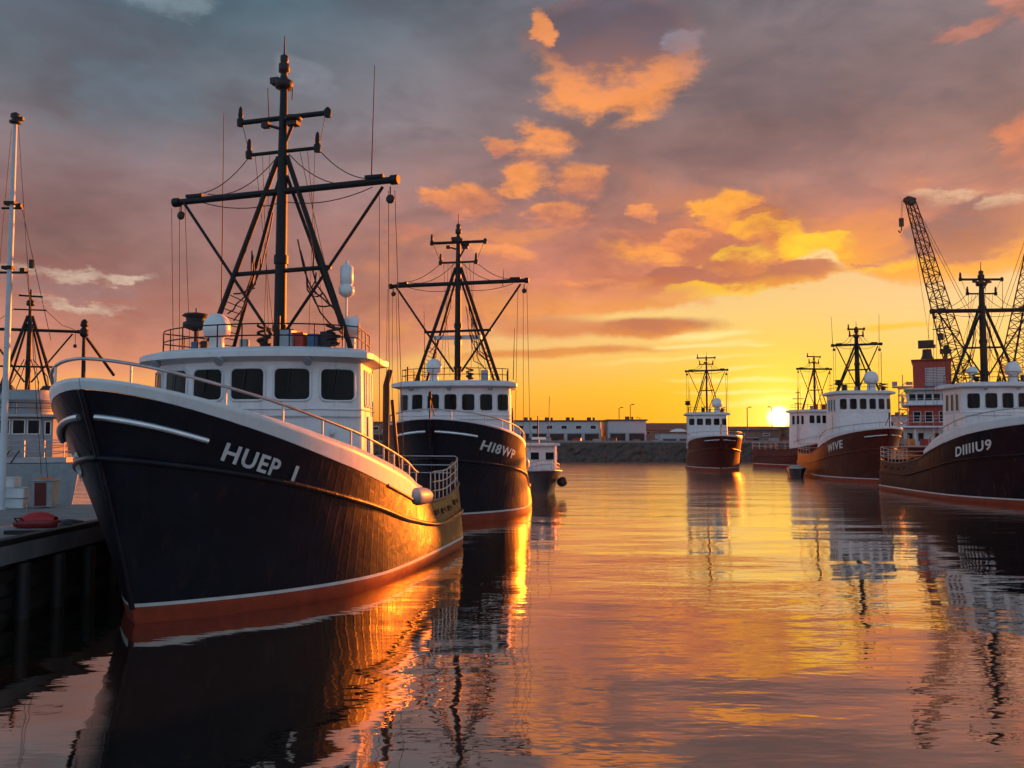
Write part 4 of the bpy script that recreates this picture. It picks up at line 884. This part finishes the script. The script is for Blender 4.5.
def onDock(x, y): return (x, y, DZ)
dn = tag(empty('covered_dinghy', onDock(-10.85, 19.7), rad(8)), 'low red covered dinghy lying on the grey dock beside the big boat', 'dinghy')
MB().grid([[(x*k, y*k, z) for x, y in [(-.52, -.17), (-.3, -.24), (.2, -.26), (.44, -.2), (.54, 0), (.44, .2), (.2, .26), (-.3, .24), (-.52, .17), (-.55, 0)]] for k, z in ((.8, 0), (.97, .05), (1, .13), (.96, .17), (.6, .18))], closed=True).build('hull', mat('dark red rubber', (.20, .010, .010, 1), .4), dn)
MB().grid([[(-.38+.72*u, .21*math.cos(a)*(1-.3*u), .16+.20*math.sin(a)*(math.sin(math.pi*(.12+.8*u))**.6)) for u in np.linspace(0, 1, 10)] for a in np.linspace(0, math.pi, 10)]).build('cover', mat('red canvas', (.48, .012, .012, 1), .55, bump=.4, bscale=7), dn)
tube('handle', black, dn, [(-.40, -.2, .15), (-.46, -.25, .24), (-.32, -.25, .24), (-.28, -.2, .16)], .018, 6); tube('staff', galv, dn, [(-.3, 0, .2), (-.3, 0, .52)], .008, 5)
def tyre(loc, r, tilt, label):
    o = MB().lathe([(r*.5, -.05), (r*.6, -.08), (r*.92, -.075), (r, -.03), (r, .03), (r*.92, .075), (r*.6, .08), (r*.5, .05), (r*.48, 0), (r*.5, -.05)], (0, 0, 0), 24).build('tyre', black); o.location = loc; o.rotation_euler = (tilt, .1, .4)
    o.data.materials[0] = black
    return tag(o, label, 'tyre')
tyre((-10.13, 19.75, DZ+.085), .25, .0, 'larger black tyre lying on the dock beside the red dinghy'); tyre((-9.98, 19.15, DZ+.08), .16, .0, 'small black tyre lying at the very edge of the dock')
pk = tag(box('plank', timber, None, (-10.45, 18.35, DZ+.045), (.75, .14, .08), .1), 'short dark plank lying on the dock in front of the red dinghy', 'plank')
bn = tag(empty('waste_bin', onDock(-13.75, 25.2), rad(10)), 'dark red and grey waste bin on the dock, filled with orange things', 'bin')
MB().grid([[(x*k, y*k, z) for x, y in ((-.29, -.25), (.29, -.25), (.29, .25), (-.29, .25))] for k, z in ((.8, .03), (1.0, .78), (.92, .78), (.9, .6))], closed=True, smooth=False).build('tub', greyp, bn)
MB().grid([[(x, -.2-.0654*z-.012, z) for x in (-.22, .1)] for z in (.06, .74)], smooth=False).build('front_panel', mat('dull red plastic', (.12, .012, .010, 1), .6), bn)
MB().tube([(-.30, -.26, .79), (.30, -.26, .79), (.30, .26, .79), (-.30, .26, .79)], .025, 6, closed=True).build('rim', greyp, bn)
for k, (x, y) in enumerate(((-.12, -.05), (.1, .02), (.0, .12))): 
    MB().ball((x, y, .80), .13, 10, (1.1, 1, .6)).build('net_float', orange, bn)
cr0 = None
for k, (x, y, z, lb) in enumerate(((-15.2, 25.0, 0, 'white fish crate at the bottom left of the stack by the white mast'), (-14.55, 25.05, 0, 'white fish crate at the bottom right of the stack, nearest the bin'), (-15.05, 25.05, .3, 'white fish crate in the upper row of the stack, by the white mast'), (-14.5, 25.0, .3, 'white fish crate in the upper row of the stack, on the bin side'), (-14.8, 25.05, .6, 'white fish crate on the very top of the stack by the bin'))):
    if cr0 is None:
        r_ = empty('fish_crate', (0, 0, 0)); b_ = MB()
        b_.box((0, 0, .015), (.56, .36, .03))
        for dx_, dy_, sx, sy in ((-.285, 0, .03, .4), (.285, 0, .03, .4), (0, -.19, .54, .03), (0, .19, .54, .03)): b_.box((dx_, dy_, .15), (sx, sy, .29))
        b_.build('tub', white, r_); MB().tube([(-.3, -.205, .28), (.3, -.205, .28), (.3, .205, .28), (-.3, .205, .28)], .014, 6, closed=True).build('rim', whiteroof, r_); cr0 = r_
    else:
        r_ = cr0.copy(); col.objects.link(r_)
        for ch in cr0.children: c2 = ch.copy(); col.objects.link(c2); c2.parent = r_
    r_.location = (x, y, DZ+z); r_.rotation_euler = (0, 0, .15*math.sin(k*2.3)); tag(r_, lb, 'crate', 'white fish crates stacked on the dock')
pm = tag(empty('flag_mast', onDock(-14.62, 24.5)), 'tall thin white mast with small crosstrees at the left edge', 'mast')
MB().lathe([(.16, 0), (.16, .06), (.09, .08), (.085, 4), (.075, 8), (.055, 11.3)], (0, 0, 0), 14).build('pole', mat('white mast paint', (.50, .54, .57, 1), .4, var=.08), pm)
MB().lathe([(.05, 0), (.16, .04), (.16, .1), (.07, .14), (.13, .2), (.13, .3), (.04, .36)], (0, 0, 11.25), 12).box((.12, 0, 11.42), (.24, .1, .1)).build('masthead_lamp', black, pm)
for z, w_ in ((8.75, .30), (6.85, .55)):
    MB().tube([(-w_, 0, z), (w_, 0, z)], .035, 8).box((w_*.7, 0, z+.06), (.14, .12, .14)).box((-.05, 0, z+.14), (.3, .2, .1)).build('crosstree', dark_steel, pm)
for x0, z0, x1, z1 in ((.1, 11.2, .95, 1.0), (.3, 8.7, 1.1, 4.9), (-.1, 11.1, -.5, 6.9), (.5, 6.8, 1.15, .8)): tube('stay', wire, pm, [(x0, 0, z0), (x1, .3, z1)], .009, 5)
MB().box((.62, 0, 9.0-1.9), (.1, .1, .25)).build('halyard_block', black, pm)

# ------------------------------------------------------------------ cranes behind the right-hand boats
def make_crane(loc, rz, label):
    r = tag(empty('crawler_crane', loc, rz), label, 'crane')
    for s_ in (1, -1):
        MB().box((0, s_*2.0, .55), (6.2, .9, 1.1)).lathe([(.55, -.46), (.55, .46)], (3.1, s_*2.0, .55), 14, (0, 1, 0)).lathe([(.55, -.46), (.55, .46)], (-3.1, s_*2.0, .55), 14, (0, 1, 0)).build('crawler_track', black, r)
    MB().lathe([(1.2, 1.0), (1.2, 1.7)], (0, 0, 0), 18).build('turntable', greyp, r)
    box('engine_house', redp, r, (1.4, 0, 2.9), (5.2, 3.2, 2.2), bevel=.1); cb = box('cab', redp, r, (-2.0, -1.3, 3.0), (1.6, 1.3, 2.4), bevel=.08); box('cab_window', glass, cb, (-2.82, -1.3, 3.4), (.03, 1.0, 1.2))
    box('counterweight', greyp, r, (4.3, 0, 2.9), (1.2, 3.4, 1.8), bevel=.1)
    a, b = Vector((-.6, 0, 2.6)), Vector((-8.2, 0, 32.4)); d = (b-a).normalized(); n1_ = Vector((0, 1, 0)); n2_ = d.cross(n1_)
    Lb = (b-a).length; wd = lambda k: (.45 + .75*min(1, k/.10)) if k < .10 else (1.2 - .75*max(0, (k-.10)/.9)**1.1)
    pt = lambda k, i, j: a + d*(Lb*k) + n1_*(i*wd(k)) + n2_*(j*wd(k))
    jb = MB(); K = 30
    for i in (1, -1):
        for j in (1, -1): jb.tube([pt(k, i, j) for k in np.linspace(0, 1, K+1)], .085, 6)
    for q in range(K):
        k0, k1 = q/K, (q+1)/K; s_ = 1 if q % 2 else -1
        for j in (1, -1): jb.tube([pt(k0, s_, j), pt(k1, -s_, j)], .05, 5); jb.tube([pt(k0, j, s_), pt(k1, j, -s_)], .05, 5); jb.tube([pt(k1, -1, j), pt(k1, 1, j)], .04, 5); jb.tube([pt(k1, j, -1), pt(k1, j, 1)], .04, 5)
    jb.build('lattice_jib', dark_steel, r)
    jh = MB().box(b + d*.2, (1.0, .9, .9), 0, .3).lathe([(.4, -.12), (.4, .12)], b + Vector((-.5, .25, .4)), 14, (0, 1, 0)).lathe([(.4, -.12), (.4, .12)], b + Vector((-.5, -.25, .4)), 14, (0, 1, 0)); jh.build('jib_head', black, r)
    gt = Vector((3.2, 0, 9.0))
    for s_ in (1, -1):
        tube('gantry_leg', dark_steel, r, [(1.2, s_*1.2, 3.9), gt + Vector((0, s_*.4, 0))], .09); tube('gantry_leg', dark_steel, r, [(3.8, s_*1.2, 3.9), gt + Vector((0, s_*.4, 0))], .09)
        tube('pendant_line', wire, r, [gt + Vector((0, s_*.4, 0)), b + Vector((.2, s_*.3, .2))], .03, 5)
    for s_ in (1, -1): tube('hoist_rope', wire, r, [b + Vector((-1.1, s_*.2, .4)), b + Vector((-1.35, s_*.12, -2.2))], .025, 5)
    tube('hoist_rope', wire, r, [pt(.95, 0, 1.1), Vector((-5.2, 0, 5.0))], .025, 5)
    MB().box(b + Vector((-1.36, 0, -2.7)), (.5, .4, 1.1)).tube([b + Vector((-1.36, 0, -3.2)), b + Vector((-1.36, 0, -3.8)), b + Vector((-1.6, 0, -4.1)), b + Vector((-1.8, 0, -3.8))], .09, 6).build('hook_block', black, r)
    return r
make_crane((61.8, 112.5, 2.5), 0, 'tall dark crane with its whole lattice jib leaning left above the ships')
make_crane((67.6, 118.0, 2.5), rad(106), 'crane whose lattice jib is cut by the right edge of the picture')

# ------------------------------------------------------------------ far bank: sheds, lamp posts
GZ = 2.5
def make_shed(name, label, cat, x0, x1, y, dep, h_, wm, rm, kind='flat', bays=0, wins=0, group=None, vents=0):
    r = tag(empty(name, ((x0+x1)/2, y, GZ)), label, cat, group); w_ = x1-x0
    box('wall', wm, r, (0, dep/2, h_/2), (w_, dep, h_))
    if kind == 'flat':
        rf = box('roof', rm, r, (0, dep/2, h_+.12), (w_+.5, dep+.5, .24))
    else:
        rh = h_+w_*.0+1.3; e = .35
        rf = MB().add([(-w_/2-e, -e, h_-.1), (w_/2+e, -e, h_-.1), (w_/2+e, dep+e, h_-.1), (-w_/2-e, dep+e, h_-.1), (-w_/2-e, dep/2, rh), (w_/2+e, dep/2, rh)], [(0, 1, 5, 4), (2, 3, 4, 5), (0, 4, 3), (1, 2, 5), (3, 2, 1, 0)]).build('roof', rm, r)
    for k in range(vents):
        MB().box((-w_/2+w_*(k+.6)/vents, dep*.4, h_+.5), (.7, .7, .7)).lathe([(.2, 0), (.2, .5), (.3, .52), (.3, .6)], (-w_/2+w_*(k+.6)/vents+.9, dep*.4, h_+.2), 8).build('roof_vent', roofd, rf)
    for k in range(bays):
        x = -w_/2+w_*(k+.5)/bays
        b_ = MB()
        bw = w_/bays*.84
        for sx in (-1, 1): b_.box((x+sx*bw/2, -.06, h_*.21), (.14, .14, h_*.42))
        b_.box((x, -.06, h_*.43), (bw+.14, .14, .16))
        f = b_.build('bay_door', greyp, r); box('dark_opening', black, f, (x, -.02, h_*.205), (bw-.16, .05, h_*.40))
    for k in range(wins): win(r, (-w_/2+w_*(k+.5)/wins, 0, h_*.72), min(1.1, w_/wins*.45), h_*.20, 'y', -1)
    return r
make_shed('warehouse', 'long pale grey warehouse with dark open bays on the far bank', 'warehouse', .2, 15.6, 150, 14, 3.65, wallc, roofd, bays=5, wins=6, vents=4)
make_shed('warehouse', 'plain white block with a dark roof edge, right end of the warehouse row', 'warehouse', 16.8, 23.4, 148.5, 12, 3.75, wallc, roofd, bays=2, wins=0, vents=1)
box('loading_dock', orange, None, (16.2, 150.5, GZ+1.6), (.9, .8, 1.0)); lo = bpy.data.objects['loading_dock']; lo.name = 'stacked_pallet'; tag(lo, 'orange pallet load in the gap between the two warehouses', 'pallet load'); lo.location = (0, 0, -1.1)
make_shed('low_shed', 'low white shed with a flat roof, right of the warehouses by the sea wall', 'shed', 24.2, 29.6, 138, 6, 1.55, wallc, roofr, bays=2, wins=0)
make_shed('house', 'long red roofed building behind the low white shed on the far bank', 'building', 24.8, 36.5, 160, 10, 2.3, brick, roofr, 'pitch', 0, 7, vents=2)
make_shed('house', 'brown walled hut close to the left of the maroon boat', 'building', 29.9, 33.4, 134, 6, 2.0, brick, roofr, 'pitch', 1, 1)
make_shed('low_shed', 'low brown shed right behind the maroon boat, below the yellow sky', 'shed', 36.2, 44.5, 142, 8, 1.9, brick, roofd, bays=3, wins=2)
make_shed('house', 'wide brown building below the sun on the far bank', 'building', 42, 62, 165, 12, 1.7, brick, roofr, 'pitch', 0, 9, vents=3)
make_shed('low_shed', 'dark shed half hidden between the two reddish boats below the sun', 'shed', 45.5, 53, 136, 8, 2.2, brick, roofd, bays=2, wins=3)
make_shed('warehouse', 'large dark warehouse behind the WIVE boat', 'warehouse', 56, 84, 150, 16, 4.6, wallc, roofd, bays=5, wins=9, vents=3)
make_shed('house', 'dark building seen low between the two navy boats', 'building', -34, -14, 150, 12, 3.4, brick, roofd, 'flat', 3, 7, vents=2)
make_shed('warehouse', 'dark warehouse on the far bank behind the tall white ship', 'warehouse', -95, -62, 150, 16, 4.4, wallc, roofd, bays=5, wins=9, vents=2)
# round-topped white tent
tn = tag(empty('tent', (27.8, 142, GZ)), 'white round topped tent behind the low white shed', 'tent')
MB().grid([[(1.9*math.cos(a)*k, 1.5*math.sin(a)*k, z) for a in np.linspace(0, 2*math.pi, 21)[:-1]] for k, z in ((1, 0), (1, 1.4), (.9, 1.75), (.6, 2.1), (.2, 2.3), (.03, 2.32))], closed=True).build('canopy', white, tn)
box('doorway', black, tn, (0, -1.5, .7), (.9, .08, 1.3))
# harbour lamp posts, each with one or two arms
lp = tag(empty('lamp_post', (0, 0, 0)), 'lamp post', 'lamp post')
tube('post', dark_steel, lp, [(0, 0, 0), (0, 0, 6.4)], .09, 8); MB().tube([(0, 0, 6.3), (.2, 0, 6.45), (.35, 0, 6.5)], .05, 6).build('arm', dark_steel, lp); box('lamp_head', black, lp, (.5, 0, 6.5), (.45, .25, .16))
posts = [(20.3, 161, 1.0, 0, 'lamp post left of the pair standing behind the white block'), (22.7, 163, 1.1, 0, 'tallest lamp post, behind the right end of the white block'), (24.4, 162, .7, 3.1, 'short lamp post just right of the white block'), (41.5, 150, .95, 0, 'lamp post rising behind the brown shed beside the maroon boat'), (48.3, 158, 1.0, 3.1, 'lamp post close to the left of the setting sun'), (9.5, 166, .55, 0, 'small lamp post over the middle of the long grey warehouse'), (-.5, 162, .7, 0, 'lamp post at the left end of the long grey warehouse')]
for i, (x, y, sc, rz, lb) in enumerate(posts):
    if i == 0: r_ = lp
    else:
        r_ = lp.copy(); col.objects.link(r_)
        for ch in lp.children: c2 = ch.copy(); col.objects.link(c2); c2.parent = r_
    r_.location = (x, y, GZ); r_.scale = (1, 1, sc); r_.rotation_euler = (0, 0, rz); tag(r_, lb, 'lamp post', 'lamp posts along the far bank')
sm = tag(empty('signal_mast', (47.0, 139.5, GZ)), 'slim dark signal mast with short arms, just right of the sun', 'mast')
tube('pole', dark_steel, sm, [(0, 0, 0), (0, 0, 5), (0, 0, 9.0)], [.2, .15, .05], 8)
for z, w_ in ((7.2, .9), (6.4, .6), (8.2, .4)): tube('arm', dark_steel, sm, [(-w_, 0, z), (w_, 0, z)], .06, 6)
# goods stacked along the top of the sea wall
rnd = random.Random(5)
gl = [(2.6, 'dark'), (5.1, 'grey'), (7.4, 'brown'), (9.8, 'red'), (12.6, 'grey'), (14.9, 'dark'), (18.7, 'brown'), (21.4, 'grey'), (35.2, 'red'), (37.4, 'brown'), (39.3, 'grey'), (40.9, 'red')]
cm = {'dark': roofd, 'grey': greyp, 'brown': brick, 'red': redp}
wd_ = ['first', 'second', 'third', 'fourth', 'fifth', 'sixth', 'seventh', 'eighth', 'ninth', 'tenth', 'eleventh', 'twelfth']
for i, (x, c_) in enumerate(gl):
    s_ = rnd.uniform(.55, .9); r_ = empty('cargo_crate', (x, 126.2+rnd.uniform(0, 2), GZ), rnd.uniform(-.3, .3))
    tag(r_, f'{c_} cargo crate on top of the sea wall, {wd_[i]} from the left', 'crate', 'crates along the top of the sea wall')
    b_ = box('body', cm[c_], r_, (0, 0, s_*.5), (s_*1.5, s_, s_*.9)); 
    box('lid', roofd, r_, (0, 0, s_*.95+.03), (s_*1.6, s_*1.1, .08)); MB().box((-s_*.5, 0, .03), (.12, s_, .06)).box((s_*.5, 0, .03), (.12, s_, .06)).build('skid', timber, r_)

# ------------------------------------------------------------------ evening air
hz = MB().box((0, 1400, 19.5), (3400, 3400, 43))
hm = bpy.data.materials.new('evening haze'); hm.use_nodes = True; t_ = hm.node_tree; t_.nodes.clear()
pv = t_.nodes.new('ShaderNodeVolumePrincipled'); pv.inputs['Color'].default_value = (.95, .90, .86, 1); pv.inputs['Density'].default_value = .00003; pv.inputs['Anisotropy'].default_value = .5
ho_ = t_.nodes.new('ShaderNodeOutputMaterial'); t_.links.new(pv.outputs[0], ho_.inputs['Volume'])
hz.build('haze', hm)['kind'] = 'stuff'
